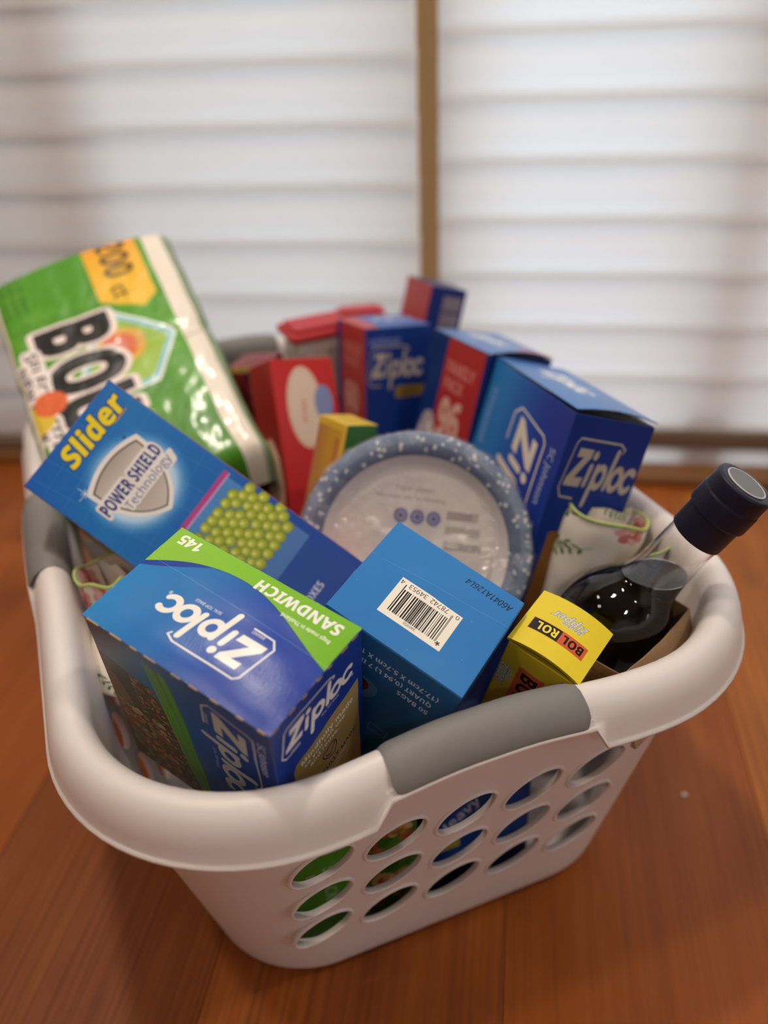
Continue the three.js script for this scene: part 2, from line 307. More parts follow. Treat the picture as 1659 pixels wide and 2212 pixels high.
// spec: q, top (middle of the top face), dims, faces { side: { look, up, bulge } }
function carton(name, label, category, spec) {
  const t = thing(name, label, category, spec.group), [w, h, d] = spec.dims;
  t.quaternion.set(...spec.q).normalize(); t.position.set(...spec.top).add(V3(0, -h, 0).applyQuaternion(t.quaternion));
  const salt = (saltN += 1.37);
  for (const f of Object.keys(AX)) {
    const o = spec.faces[f] ?? {}, N = AX[f], W = Math.abs(N[0]) ? d : w, H = Math.abs(N[1]) ? d : h;
    const m = part(f === 'front' || f === 'back' ? 'wide_panel' : f === 'top' || f === 'bottom' ? 'end_panel' : 'narrow_panel', panelGeometry(spec.dims, f, o.up, spec.r ?? 0.0011, o.bulge ?? 0.0006, salt + N[0] + 2 * N[1]).translate(0, h / 2, 0), cardMaterial(o.look ?? spec.base, W, H, spec.gloss), t);
    o.mesh = m;
  }
  return t;
}
// ---- drawing helpers for the print
function sans(c, px, bold = true) { c.font = (bold ? 'bold ' : '') + px + 'px sans-serif'; }
function text(c, s, x, y, px, color, { bold = true, align = 'left', skew = 0, sx = 1, rot = 0, stroke = 0, strokeColor, space } = {}) {
  c.save(); c.translate(x, y); c.rotate(rot); c.transform(sx, 0, -skew, 1, 0, 0); sans(c, px, bold); c.textAlign = align; c.textBaseline = 'alphabetic'; c.lineJoin = 'round';
  if (stroke) { c.strokeStyle = strokeColor ?? color; c.lineWidth = stroke; c.strokeText(s, 0, 0); }
  c.fillStyle = color; c.fillText(s, 0, 0); c.restore();
}
function gradient(c, x0, y0, x1, y1, ...stops) { const g = c.createLinearGradient(x0, y0, x1, y1); stops.forEach((s, i) => g.addColorStop(i / (stops.length - 1), s)); return g; }
// the script-like bag logo with its slanted bracket; x, y is the left end of the baseline, h the height of the big letter
function bagLogo(c, x, y, h, fill, { frame = true, small = true } = {}) {
  c.save(); c.translate(x, y); const sk = 0.2; c.transform(1, 0, -sk, 1, 0, 0); c.lineJoin = 'round'; c.lineCap = 'round'; c.fillStyle = c.strokeStyle = fill;
  const P = (pts) => { c.beginPath(); pts.forEach(([a, b], i) => (i ? c.lineTo(a * h, -b * h) : c.moveTo(a * h, -b * h))); };
  P([[0.06, 1], [0.8, 1], [0.8, 0.8], [0.34, 0.24], [0.8, 0.26], [0.78, 0], [-0.06, 0], [-0.06, 0.2], [0.42, 0.78], [0.06, 0.76]]); c.closePath(); c.fill();
  const W = 0.19 * h; c.lineWidth = W;
  P([[1.0, 0.1], [1.0, 0.56]]); c.stroke();                                                    // i
  c.beginPath(); c.arc(1.02 * h, -0.86 * h, 0.125 * h, 0, 7); c.fill();
  P([[1.34, -0.42], [1.34, 0.58]]); c.stroke();                                                // p
  c.beginPath(); c.ellipse(1.6 * h, -0.33 * h, 0.25 * h, 0.26 * h, 0, 0, 7); c.stroke();
  P([[2.1, 0.08], [2.1, 1.02]]); c.stroke();                                                   // l
  c.beginPath(); c.ellipse(2.53 * h, -0.33 * h, 0.26 * h, 0.27 * h, 0, 0, 7); c.stroke();      // o
  c.beginPath(); c.ellipse(3.2 * h, -0.33 * h, 0.28 * h, 0.27 * h, 0, 0.75, 5.45); c.stroke(); // c
  if (frame) { c.lineWidth = 0.055 * h; P([[0.72, -0.32], [0.02, -0.3], [-0.22, -0.06], [-0.22, 1.12], [-0.1, 1.24], [2.05, 1.24], [2.35, 1.12], [2.3, 1.02]]); c.stroke(); }
  c.restore();
  if (small) { text(c, 'BRAND', x + 0.2 * h, y + 0.26 * h, 0.14 * h, fill, { bold: false, skew: 0.15 }); text(c, 'SEAL TOP BAGS', x + 1.75 * h, y + 0.24 * h, 0.14 * h, fill, { bold: false, skew: 0.15 }); text(c, '®', x + 3.45 * h, y + 0.05 * h, 0.16 * h, fill, { bold: false }); }
}
function speckle(c, w, h, n, colors, r0, r1) { for (let i = 0; i < n; i++) { c.fillStyle = colors[Math.floor(rnd() * colors.length)]; c.beginPath(); c.ellipse(rnd() * w, rnd() * h, r0 + rnd() * (r1 - r0), r0 + rnd() * (r1 - r0), rnd() * 3, 0, 7); c.fill(); } }
function scuff(c, w, h, n = 30) {                                        // worn, whitish nicks along the edges of the print
  for (let i = 0; i < n; i++) { const e = Math.floor(rnd() * 4), p = rnd(), l = 3 + rnd() * 16; c.fillStyle = `rgba(225,228,235,${0.15 + rnd() * 0.35})`; if (e < 2) c.fillRect(p * w, e ? h - 3 : 0, l, 1 + rnd() * 2); else c.fillRect(e === 2 ? 0 : w - 3, p * h, 1 + rnd() * 2, l); }
}
function blob(c, x, y, rx, ry, rot, fill) { c.save(); c.translate(x, y); c.rotate(rot); c.fillStyle = fill; c.beginPath(); c.ellipse(0, 0, rx, ry, 0, 0, 7); c.fill(); c.restore(); }

// ---- the sandwich bag box in front
const sandwichTop = texture(1024, 610, (c, w, h) => {
  c.fillStyle = gradient(c, 0, 0, w, 0, '#1e3c9c', '#1f46a8', '#2270b8', '#2380c0'); c.fillRect(0, 0, w, h);
  c.beginPath(); c.moveTo(0, h); c.lineTo(0, 0.56 * h); c.bezierCurveTo(0.2 * w, 0.66 * h, 0.35 * w, 0.84 * h, 0.56 * w, 0.84 * h); c.bezierCurveTo(0.75 * w, 0.84 * h, 0.88 * w, 0.72 * h, w, 0.6 * h); c.lineTo(w, h); c.closePath();
  c.fillStyle = gradient(c, 0, 0, w, 0, '#76b528', '#80bc2c', '#8cc43c'); c.fill();
  c.lineWidth = 3; c.strokeStyle = '#143080'; c.stroke();
  c.beginPath(); c.moveTo(w, 0.6 * h); c.bezierCurveTo(0.9 * w, 0.7 * h, 0.8 * w, 0.78 * h, 0.7 * w, 0.82 * h); c.bezierCurveTo(0.8 * w, 0.72 * h, 0.9 * w, 0.62 * h, w, 0.56 * h); c.fillStyle = '#1d3f9c'; c.fill();
  text(c, 'SANDWICH', 0.055 * w, 0.93 * h, 84, '#f2efe6', { sx: 1.02, stroke: 2 });
  text(c, 'Bags made in Thailand.', 0.06 * w, 0.775 * h, 25, '#eef0dc', { bold: false, stroke: 0.8 });
  text(c, '145', 0.83 * w, 0.955 * h, 80, '#f4f2e8', { stroke: 2 });
  bagLogo(c, 0.25 * w, 0.48 * h, 150, '#f1ede4');
  c.strokeStyle = 'rgba(220,226,236,.5)'; c.lineWidth = 1.4; c.beginPath(); c.moveTo(0, 0.6 * h); c.lineTo(0.35 * w, 0.62 * h); c.lineTo(w, 0.66 * h); c.stroke();   // the crease of the glued flap
  scuff(c, w, h, 60);
});
const sandwichRight = texture(610, 1150, (c, w, h) => {
  c.fillStyle = gradient(c, 0, 0, w, 0, '#1c3c98', '#1b3b9c'); c.fillRect(0, 0, w, h);
  bagLogo(c, 0.12 * w, 0.205 * h, 130, '#efece6');
  c.beginPath(); c.moveTo(0.16 * w, 0.39 * h); c.lineTo(0.19 * w, 0.355 * h); c.lineTo(0.93 * w, 0.265 * h); c.lineTo(0.94 * w, 0.9 * h); c.lineTo(0.16 * w, 0.95 * h); c.closePath(); c.fillStyle = gradient(c, 0, 0, w, 0, '#a98c4e', '#b59a5c'); c.fill();
  const T = (s, y, x = 0.27, px = 45) => text(c, s, x * w, y * h, px, '#f3ece0', { rot: -0.12 });
  T('Mindfully made', 0.405, 0.24, 50); T('so you can use', 0.44, 0.27, 42); T('and reuse.', 0.475, 0.33, 42);
  c.lineWidth = 7; c.strokeStyle = '#1d2f66'; c.beginPath(); c.moveTo(0.6 * w, 0.575 * h); c.bezierCurveTo(0.43 * w, 0.55 * h, 0.45 * w, 0.49 * h, 0.53 * w, 0.505 * h); c.bezierCurveTo(0.57 * w, 0.47 * h, 0.7 * w, 0.49 * h, 0.6 * w, 0.575 * h); c.stroke();
  c.beginPath(); c.moveTo(0.5 * w, 0.53 * h); c.lineTo(0.55 * w, 0.55 * h); c.lineTo(0.62 * w, 0.505 * h); c.stroke();
  text(c, 'MINDFULLY MADE', 0.25 * w, 0.645 * h, 44, '#1d2f66', { rot: -0.12 }); text(c, 'Reusable when washed', 0.3 * w, 0.672 * h, 26, '#e9dfc8', { rot: -0.12, bold: false }); text(c, 'BPA free product', 0.36 * w, 0.695 * h, 26, '#e9dfc8', { rot: -0.12, bold: false });
  c.beginPath(); c.arc(0.6 * w, 0.76 * h, 36, 0, 7); c.stroke();
  scuff(c, w, h, 40);
});
// front: drawn with the text running down the box, so the canvas is as wide as the box is high
const sandwichFront = texture(1150, 1024, (c, w, h) => {
  c.fillStyle = gradient(c, 0, h, 0, 0, '#5a6470', '#2d6c9c', '#1d4a94', '#1c3c90'); c.fillRect(0, 0, w, h);  // the slate end of the gradient paints in the shadow on this side
  bagLogo(c, 0.1 * w, 0.31 * h, 175, '#b9b6b0');
  text(c, 'SC Johnson', 0.1 * w, 0.075 * h, 52, '#c4c6cc', { bold: false, stroke: 1 }); text(c, 'A Family Company', 0.1 * w, 0.108 * h, 25, '#b8bccb', { bold: false });
  // printed picture of a filled roll: bread, ham, chives and salad
  c.save(); c.beginPath(); c.moveTo(0.2 * w, h); c.lineTo(0.24 * w, 0.68 * h); c.lineTo(0.5 * w, 0.52 * h); c.lineTo(w, 0.5 * h); c.lineTo(w, h); c.clip(); c.fillStyle = '#4c4630'; c.fillRect(0, 0, w, h); blob(c, 0.7 * w, 0.95 * h, 0.4 * w, 0.14 * h, -0.1, '#7a5a36');
  c.save(); c.translate(0.16 * w, 0.56 * h); speckle(c, w, 0.24 * h, 1100, ['#5d3424', '#8a5440', '#44602a', '#355420', '#a8806a', '#7a3428', '#90704c'], 3, 15); c.restore();
  c.restore();
  for (let i = 0; i < 26; i++) { c.strokeStyle = ['#4d8a2c', '#5f9a38', '#3f7424', '#78ac4a'][i % 4]; c.lineWidth = 5 + rnd() * 7; c.beginPath(); const y = 0.5 * h + i * 5; c.moveTo(0.06 * w + rnd() * 40, y + 60); c.bezierCurveTo(0.3 * w, y - 14, 0.6 * w, y - 40, w + 10, y - 30 - i * 3); c.stroke(); }
  c.save(); c.translate(0.5 * w, 0.66 * h); speckle(c, 0.5 * w, 0.3 * h, 260, ['#a0622c', '#b87a44', '#3d6224', '#6a8a3c', '#98402e', '#c09a70'], 5, 26); c.restore();
  scuff(c, w, h, 30);
});
const navy = rgb(22, 52, 132), royal = rgb(30, 80, 170), skyBlue = rgb(36, 116, 190);
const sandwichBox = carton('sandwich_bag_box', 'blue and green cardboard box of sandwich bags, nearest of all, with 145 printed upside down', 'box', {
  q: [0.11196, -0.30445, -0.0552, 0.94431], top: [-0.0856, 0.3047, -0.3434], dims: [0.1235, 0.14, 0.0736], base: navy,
  faces: { top: { look: rgb(60, 66, 84), bulge: 0.0002 }, right: { look: sandwichRight, bulge: 0.0008 }, front: { look: sandwichFront, up: [1, 0, 0], bulge: 0.0014 } } });  // dark end under the lid paints the shade of the gap
{
  // the closed lid lies on the box end as a sheet of its own; it bows a little and lifts at the right
  const w = 0.1243, d = 0.0742, H = 0.14;
  const lidPoint = (i, j, up) => { const s = i * 2 - 1, t = j * 2 - 1; return V3(-s * w / 2, H + 0.0006 + up + 0.0026 * (1 - s * s) * (1 - t * t * t * t) + 0.0012 * smooth(0.6, -1, s) * (1 - t * t) + 0.0004 * noise.noise(s * 3, t * 3, 1.5), (1 - j * 2) * -d / 2); };
  const g = mergeGeometries([surface(36, 24, (i, j) => lidPoint(i, j, 0.0007)), surface(36, 24, (i, j) => lidPoint(1 - i, j, 0)), surface(36, 1, (i, j) => lidPoint(i, 0, j * 0.0007)), surface(36, 1, (i, j) => lidPoint(1 - i, 1, j * 0.0007)), surface(24, 1, (i, j) => lidPoint(1, i, j * 0.0007)), surface(24, 1, (i, j) => lidPoint(0, 1 - i, j * 0.0007))]);
  part('lid_flap', g, cardMaterial(sandwichTop, w, d, 0.27), sandwichBox);
  const board = std({ color: rgb(168, 140, 104), roughness: 0.9 });
  for (let k = 0; k < 9; k++) {                                          // torn perforation nubs along the long edge and the open end
    const l = 0.003 + rnd() * 0.006, n = rbox(l, 0.0011, 0.0012, 0.0004, -0.055 + k * 0.0137 + rnd() * 0.004, H + 0.0008, d / 2 + 0.0001, 1); part('torn_tab', n, board, sandwichBox);
  }
  for (let k = 0; k < 7; k++) part('torn_tab', rbox(0.001, 0.0012, 0.003 + rnd() * 0.004, 0.0004, w / 2 - 0.0002, H + 0.0006, -0.032 + k * 0.0104 + rnd() * 0.003, 1), board, sandwichBox);
}

// ---- the quart bag box with the bar code
const barcode = (c, x, y, w, h) => {
  c.fillStyle = '#f2ebdc'; c.fillRect(x, y, w, h); c.fillStyle = '#1d1a1a'; let p = x + 0.12 * w, e = x + 0.9 * w;
  while (p < e) { const b = 2.2 * (1 + Math.floor(rnd() * 3)) * w / 300, guard = p < x + 0.16 * w || p > x + 0.86 * w; c.fillRect(p, y + 0.14 * h, b, h * (guard ? 0.74 : 0.62)); p += b + 2.2 * (1 + Math.floor(rnd() * 3)) * w / 300; }
  text(c, '0', x + 0.03 * w, y + 0.95 * h, 0.15 * h, '#1d1a1a', { bold: false }); text(c, '78742', x + 0.2 * w, y + 0.95 * h, 0.16 * h, '#1d1a1a', { bold: false }); text(c, '34953', x + 0.55 * w, y + 0.95 * h, 0.16 * h, '#1d1a1a', { bold: false }); text(c, '4', x + 0.93 * w, y + 0.95 * h, 0.15 * h, '#1d1a1a', { bold: false });
  text(c, '340950', x + 0.42 * w, y + 0.12 * h, 0.085 * h, '#1d1a1a', { bold: false }); text(c, '*', x + 0.04 * w, y + 0.24 * h, 0.22 * h, '#1d1a1a');
};
const quartTop = texture(1024, 892, (c, w, h) => {
  c.fillStyle = gradient(c, 0, 0, w, h, '#2f79bd', '#2f7cc0'); c.fillRect(0, 0, w, h);
  barcode(c, 0.27 * w, 0.2 * h, 0.46 * w, 0.36 * h);
  c.save(); c.translate(0.045 * w, 0.9 * h); c.scale(0.8, 1); text(c, 'A6041A126L4', 0, 0, 72, '#10131c', { bold: false, skew: 0.3, stroke: 1 }); c.restore();
  c.strokeStyle = 'rgba(200,215,235,.45)'; c.lineWidth = 1.5; c.beginPath(); c.moveTo(0, 0.72 * h); c.lineTo(w, 0.6 * h); c.stroke();
  for (let i = 0; i < 26; i++) { c.fillStyle = `rgba(225,232,240,${0.3 + rnd() * 0.4})`; c.beginPath(); c.arc(rnd() * w, rnd() * h, 0.8 + rnd() * 2, 0, 7); c.fill(); }
  scuff(c, w, h, 50);
});
const quartFront = texture(760, 1200, (c, w, h) => {
  c.fillStyle = gradient(c, 0, h, 0, 0, '#24629c', '#1f5a92', '#1d6f9c'); c.fillRect(0, 0, w, h);
  text(c, '50 BAGS', 0.13 * w, 0.8 * h, 46, '#d3dbe2'); text(c, 'QUART (0,94 L) 7 IN X 2 1/4 IN', 0.13 * w, 0.855 * h, 46, '#d3dbe2'); text(c, '(17.7cm X 5.7cm X 16.8cm)', 0.11 * w, 0.91 * h, 46, '#d3dbe2');
  blob(c, 0.68 * w, 0.65 * h, 170, 96, -0.5, 'rgba(160,180,200,.35)'); blob(c, 0.7 * w, 0.66 * h, 130, 70, -0.5, '#6f1f1c'); blob(c, 0.68 * w, 0.64 * h, 80, 34, -0.3, '#9a3a30'); blob(c, 0.74 * w, 0.68 * h, 50, 14, -0.6, '#b87a6c');
  c.strokeStyle = 'rgba(160,200,225,.5)'; c.lineWidth = 5; for (let k = 0; k < 3; k++) c.strokeRect(0.1 * w + k * 0.2 * w, 0.42 * h, 0.14 * w, 0.05 * h);
  c.fillStyle = 'rgba(70,170,200,.5)'; c.fillRect(0, 0.1 * h, w, 0.1 * h); c.fillStyle = '#3f8a3c'; c.fillRect(0, 0.0 * h, w, 0.1 * h);
});
const quartBox = carton('quart_bag_box', 'light blue cardboard box with a white barcode sticker on its upside-down end', 'box', {
  q: [0.13109, -0.27464, -0.16515, 0.93815], top: [0.0221, 0.2863, -0.3743], dims: [0.0876, 0.15, 0.0763], base: rgb(34, 96, 156),
  faces: { top: { look: quartTop, up: [0, 0, 1], bulge: 0.0012 }, front: { look: quartFront, up: [0, -1, 0], bulge: 0.001 } } });
{
  const w = 0.0868, d = 0.046, H = 0.15;                                 // the glued end flap, one sheet proud of the end
  const f = (i, j, up) => V3((i - 0.5) * w, H + 0.0002 + up + 0.0012 * (1 - Math.pow(i * 2 - 1, 2)) * (1 - Math.pow((0.0763 / 2 - 0.0004 - d * (1 - j)) / 0.038, 2)), 0.0763 / 2 - 0.0004 - d * (1 - j) * (1 - 0.16 * i));
  const uvFix = (g) => { const p = g.attributes.position, u = g.attributes.uv; for (let i = 0; i < p.count; i++) u.setXY(i, 0.5 - p.getX(i) / 0.0876, 0.5 + p.getZ(i) / 0.0763); return g; };
  const g = mergeGeometries([surface(20, 12, (i, j) => f(1 - i, j, 0.0006)), surface(20, 1, (i, j) => f(1 - i, 0, 0.0006 * (1 - j))), surface(12, 1, (i, j) => f(1, i, 0.0006 * (1 - j))), surface(12, 1, (i, j) => f(0, 1 - i, 0.0006 * (1 - j)))].map(uvFix));
  g.computeVertexNormals(); { const n = g.attributes.normal; let up = 0; for (let i = 0; i < 200; i++) up += n.getY(i); if (up < 0) { const ix = g.index.array; for (let i = 0; i < ix.length; i += 3) { const t = ix[i]; ix[i] = ix[i + 1]; ix[i + 1] = t; } g.computeVertexNormals(); } }
  part('end_flap', g, cardMaterial(quartTop, w, d, 0.33), quartBox);
}

// ---- the small yellow roll box
const yellow = rgb(222, 196, 36);
const rollLogo = (c, x, y, w, h, split = true) => {
  c.fillStyle = '#c8742c'; c.fillRect(x - 6, y - 6, w + 12, h + 12); c.fillStyle = '#1c1a18'; c.fillRect(x, y, w, h); c.fillStyle = '#d05a34'; c.fillRect(x, y, w * (split ? 0.48 : 1), h);
  text(c, 'BOL', x + 0.03 * w, y + 0.84 * h, h * 0.92, '#15120f', { sx: w * (split ? 0.42 : 0.46) / (h * 0.92 * 2), stroke: 3 }); text(c, 'ROL', x + 0.51 * w, y + 0.84 * h, h * 0.92, split ? '#f0d83c' : '#15120f', { sx: w * 0.42 / (h * 0.92 * 2), stroke: 2 });
};
const zipperLogo = (c, x, y, s) => { text(c, 'Double', x + 0.3 * s, y - 0.6 * s, 0.5 * s, '#8a94a4', { skew: 0.3, stroke: 4, strokeColor: '#f4f0d8' }); text(c, 'zipper', x, y, s, '#98a2b4', { skew: 0.35, stroke: 7, strokeColor: '#4a5264' }); text(c, 'zipper', x, y, s, '#ced4dc', { skew: 0.35 }); };
const rollTop = texture(760, 700, (c, w, h) => { c.fillStyle = '#e4cc34'; c.fillRect(0, 0, w, h); rollLogo(c, 0.14 * w, 0.3 * h, 0.74 * w, 0.2 * h); zipperLogo(c, 0.25 * w, 0.76 * h, 120); scuff(c, w, h, 30); });
const rollFront = texture(1100, 400, (c, w, h) => {
  c.fillStyle = gradient(c, 0, 0, w, 0, '#d3b828', '#c2a822'); c.fillRect(0, 0, w, h); rollLogo(c, 0.17 * w, 0.36 * h, 0.74 * w, 0.36 * h, false); zipperLogo(c, 0.22 * w, 0.97 * h, 84);
  c.fillStyle = '#a3281e'; c.fillRect(0.05 * w, 0.0, 0.4 * w, 0.17 * h); text(c, 'Nouveau', 0.07 * w, 0.14 * h, 58, '#ecd23c');
});
const rollBox = carton('roll_bag_box', 'small yellow cardboard box with a bowed lid flap beside the grey front grip', 'box', {
  q: [0.11762, -0.31352, -0.12418, 0.93405], top: [0.0967, 0.2562, -0.3744], dims: [0.0442, 0.09, 0.0411], base: yellow,
  faces: { top: { look: rgb(190, 168, 40), bulge: -0.001 }, front: { look: rollFront, up: [1, 0, 0] } } });
{
  const w = 0.0464, d = 0.0435, H = 0.0900;                                 // the lid bows upwards from end to end and stands clear of the box
  const f = (i, j, up) => V3((0.5 - i) * w, H + 0.0014 + up + 0.0042 * (1 - Math.pow(i * 2 - 1, 2)) + 0.0006 * j, (j - 0.5) * d + 0.0002);
  const sheet = (lift) => mergeGeometries([surface(20, 8, (i, j) => f(i, j, lift + 0.0006)), surface(20, 8, (i, j) => f(1 - i, j, lift)), surface(20, 1, (i, j) => f(i, 1, lift + 0.0006 * j)), surface(20, 1, (i, j) => f(1 - i, 0, lift + 0.0006 * j)), surface(8, 1, (i, j) => f(1, i, lift + 0.0006 * j)), surface(8, 1, (i, j) => f(0, 1 - i, lift + 0.0006 * j))]);
  part('lid_flap', sheet(0.0018), cardMaterial(rollTop, w, d, 0.3), rollBox);
  part('inner_flap', sheet(0).scale(1.0, 1, 0.98), cardMaterial(yellow, w, d), rollBox);
}

// ---- the slider bag box lying on the rim
const sliderFront = texture(760, 1794, (c, w, h) => {
  c.fillStyle = gradient(c, 0, 0, w, h, '#1c5cb0', '#2273b8', '#1f66b0', '#1a4c9c', '#163f92'); c.fillRect(0, 0, w, h);
  c.strokeStyle = 'rgba(110,170,215,.32)'; c.lineWidth = 2.5; c.save(); c.translate(0, 0); c.rotate(-0.12); for (let k = 0; k < 9; k++) { c.beginPath(); c.moveTo(k * 130 - 200, 0); c.lineTo(k * 130 - 200, 1000); c.stroke(); c.beginPath(); c.moveTo(-200, k * 130); c.lineTo(1000, k * 130); c.stroke(); } c.restore();
  text(c, 'Slider', 0.3 * w, 0.095 * h, 170, '#ead02c', { skew: 0.16, stroke: 22, strokeColor: '#2b4a6e' }); text(c, 'Slider', 0.3 * w, 0.095 * h, 170, '#ead02c', { skew: 0.16, stroke: 8 }); c.fillStyle = '#c8862c'; c.fillRect(0.76 * w, 0.1 * h, 0.14 * w, 7);
  const gx = 0.5 * w, gy = 0.275 * h; { const g = c.createRadialGradient(gx, gy, 140, gx, gy, 310); g.addColorStop(0, 'rgba(245,240,235,1)'); g.addColorStop(0.45, 'rgba(200,222,240,.85)'); g.addColorStop(1, 'rgba(60,140,205,0)'); c.fillStyle = g; c.fillRect(0, 0, w, 0.5 * h); }
  const shield = (k) => { c.beginPath(); c.moveTo(gx - 190 * k, gy - 150 * k); c.bezierCurveTo(gx - 60 * k, gy - 215 * k, gx + 60 * k, gy - 215 * k, gx + 190 * k, gy - 150 * k); c.bezierCurveTo(gx + 190 * k, gy + 20 * k, gx + 130 * k, gy + 150 * k, gx, gy + 215 * k); c.bezierCurveTo(gx - 130 * k, gy + 150 * k, gx - 190 * k, gy + 20 * k, gx - 190 * k, gy - 150 * k); c.closePath(); };
  shield(1.16); c.fillStyle = '#e6dfd8'; c.fill(); shield(1.02); c.fillStyle = '#5d544c'; c.fill(); shield(0.97); c.fillStyle = gradient(c, 0, gy - 200, 0, gy + 200, '#a59a90', '#cdc4ba', '#b4a99e', '#c8bfb4'); c.fill();
  text(c, 'POWER SHIELD', gx - 248, gy + 2, 108, '#e6ded6', { sx: 0.62, stroke: 40, strokeColor: '#e6ded6' }); text(c, 'Technology', gx - 140, gy + 72, 72, '#e6ded6', { stroke: 24 });
  text(c, 'POWER SHIELD', gx - 248, gy + 2, 108, '#22357c', { sx: 0.62, stroke: 3 }); text(c, 'Technology', gx - 140, gy + 72, 72, '#4a5c96', { bold: false });
  text(c, '*', gx + 150, gy - 190, 50, '#27406f'); for (let k = 0; k < 8; k++) { c.strokeStyle = 'rgba(240,236,230,.8)'; c.lineWidth = 4; c.beginPath(); c.moveTo(gx - 215, gy - 190); c.lineTo(gx - 215 + Math.cos(k * 0.785) * (k % 2 ? 26 : 52), gy - 190 + Math.sin(k * 0.785) * (k % 2 ? 26 : 52)); c.stroke(); }
  // printed bag of grapes with its pink zip
  c.save(); c.translate(0.16 * w, 0.508 * h); c.scale(1.12, 1.12); c.fillStyle = 'rgba(150,195,225,.38)'; c.fillRect(-40, -40, 560, 520); c.fillStyle = '#b04484'; c.fillRect(-60, -62, 600, 26); c.fillStyle = 'rgba(225,150,190,.7)'; c.fillRect(-60, -36, 600, 12); c.fillStyle = '#d8d4c8'; c.fillRect(-20, -68, 46, 56);
  const gr = []; for (let r = 0; r < 8; r++) for (let k = 0; k < 8; k++) gr.push([130 + k * 54 + (r % 2) * 27 + rnd() * 14, 40 + r * 46 + rnd() * 12]);
  for (const [x, y] of gr) { if (Math.hypot((x - 330) / 250, (y - 210) / 225) > 1.05) continue; const g = c.createRadialGradient(x - 9, y - 10, 2, x, y, 33); g.addColorStop(0, '#dede84'); g.addColorStop(0.35, '#b4bc44'); g.addColorStop(0.8, '#8d9a2c'); g.addColorStop(1, '#5c6c1c'); c.fillStyle = g; c.beginPath(); c.arc(x, y, 31, 0, 7); c.fill(); }
  c.restore(); blob(c, 0.2 * w, 0.8 * h, 90, 60, 0.4, '#b8783c');
  text(c, '15 QUART BOXES', 0.12 * w, 0.935 * h, 60, '#c9cfe0', { sx: 0.92 }); text(c, '20 BAGS', 0.12 * w, 0.972 * h, 52, '#c9cfe0'); c.fillStyle = '#8f9ac8'; c.fillRect(0.08 * w, 0.986 * h, 0.84 * w, 9);
  scuff(c, w, h, 40);
});
const redSide = texture(256, 512, (c, w, h) => { c.fillStyle = '#a02530'; c.fillRect(0, 0, w, h); for (let k = 0; k < 14; k++) { c.fillStyle = 'rgba(230,222,216,.8)'; c.fillRect(w - 9, 20 + k * 35 + rnd() * 10, 8, 6 + rnd() * 16); } });
carton('slider_bag_box', 'blue box with a printed silver shield and green grapes, lying tilted against the green pack', 'box', {
  q: [-0.29351, 0.16985, 0.40294, 0.85008], top: [-0.2118, 0.3178, -0.5374], dims: [0.0911, 0.215, 0.0416], base: rgb(150, 36, 46),
  faces: { front: { look: sliderFront, bulge: 0.0012 }, left: { look: redSide }, top: { look: rgb(176, 44, 52) } } });

// ---- the boxes standing at the back of the basket
const bigFront = texture(1024, 480, (c, w, h) => {                       // runs down the box: canvas x is down, canvas top is the right edge
  c.fillStyle = gradient(c, 0, 0, 0, h, '#16348c', '#173a9a', '#1c5aae', '#2a78c0', '#2a80c4'); c.fillRect(0, 0, w, h);
  bagLogo(c, 0.11 * w, 0.5 * h, 122, '#ded3c4', { small: false });
  text(c, 'SC Johnson', 0.12 * w, 0.12 * h, 34, '#a9b2cc', { bold: false, stroke: 1 });
  blob(c, 0.5 * w, 0.88 * h, 150, 50, 0, 'rgba(120,190,215,.75)'); blob(c, 0.52 * w, 0.88 * h, 120, 30, 0, 'rgba(70,110,170,.8)'); text(c, 'STORAGE', 0.08 * w, 0.92 * h, 44, '#7f9ccc');
});
const bigRight = texture(480, 1024, (c, w, h) => {
  c.fillStyle = gradient(c, 0, 0, 0, h, '#13307e', '#17398c'); c.fillRect(0, 0, w, h); bagLogo(c, 0.13 * w, 0.2 * h, 112, '#b4a898', { small: false });
  c.fillStyle = '#8a5c30'; c.beginPath(); c.moveTo(0.14 * w, 0.34 * h); c.lineTo(0.86 * w, 0.3 * h); c.lineTo(0.88 * w, 0.9 * h); c.lineTo(0.12 * w, 0.94 * h); c.fill(); text(c, 'Mindfully made', 0.26 * w, 0.385 * h, 30, '#d8c8b0', { rot: -0.06 });
});
const bigTop = texture(512, 220, (c, w, h) => { c.fillStyle = '#3c72b4'; c.fillRect(0, 0, w, h); bagLogo(c, 0.22 * w, 0.62 * h, 70, '#e8e4da', { small: false, frame: false }); });  // lid blue is lightened to carry the sheen on the top
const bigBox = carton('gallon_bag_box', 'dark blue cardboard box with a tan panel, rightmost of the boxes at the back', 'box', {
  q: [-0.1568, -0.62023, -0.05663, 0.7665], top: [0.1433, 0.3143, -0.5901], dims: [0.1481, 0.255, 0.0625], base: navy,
  faces: { front: { look: bigFront, up: [1, 0, 0], bulge: 0.001 }, right: { look: bigRight }, top: { look: rgb(20, 24, 40), bulge: -0.0025 } } });  // near-black end colour stands for shade under the lifted lid
{
  const w = 0.1487, d = 0.0630, H = 0.2550;                                // lid hinged at the left end, standing open a crack at the right
  const f = (i, j, up) => V3((i - 0.5) * w, H + 0.0006 + up + 0.0016 * i + 0.0034 * i * Math.sin(Math.PI * Math.min(1, 1 - j + 0.0)) , (0.5 - j) * d);
  part('lid_flap', mergeGeometries([surface(20, 12, (i, j) => f(i, j, 0.0007)), surface(20, 12, (i, j) => f(1 - i, j, 0)), surface(20, 1, (i, j) => f(i, 0, j * 0.0007)), surface(12, 1, (i, j) => f(1, i, j * 0.0007)), surface(20, 1, (i, j) => f(1 - i, 1, j * 0.0007))]), cardMaterial(bigTop, w, d, 0.3), bigBox);
}
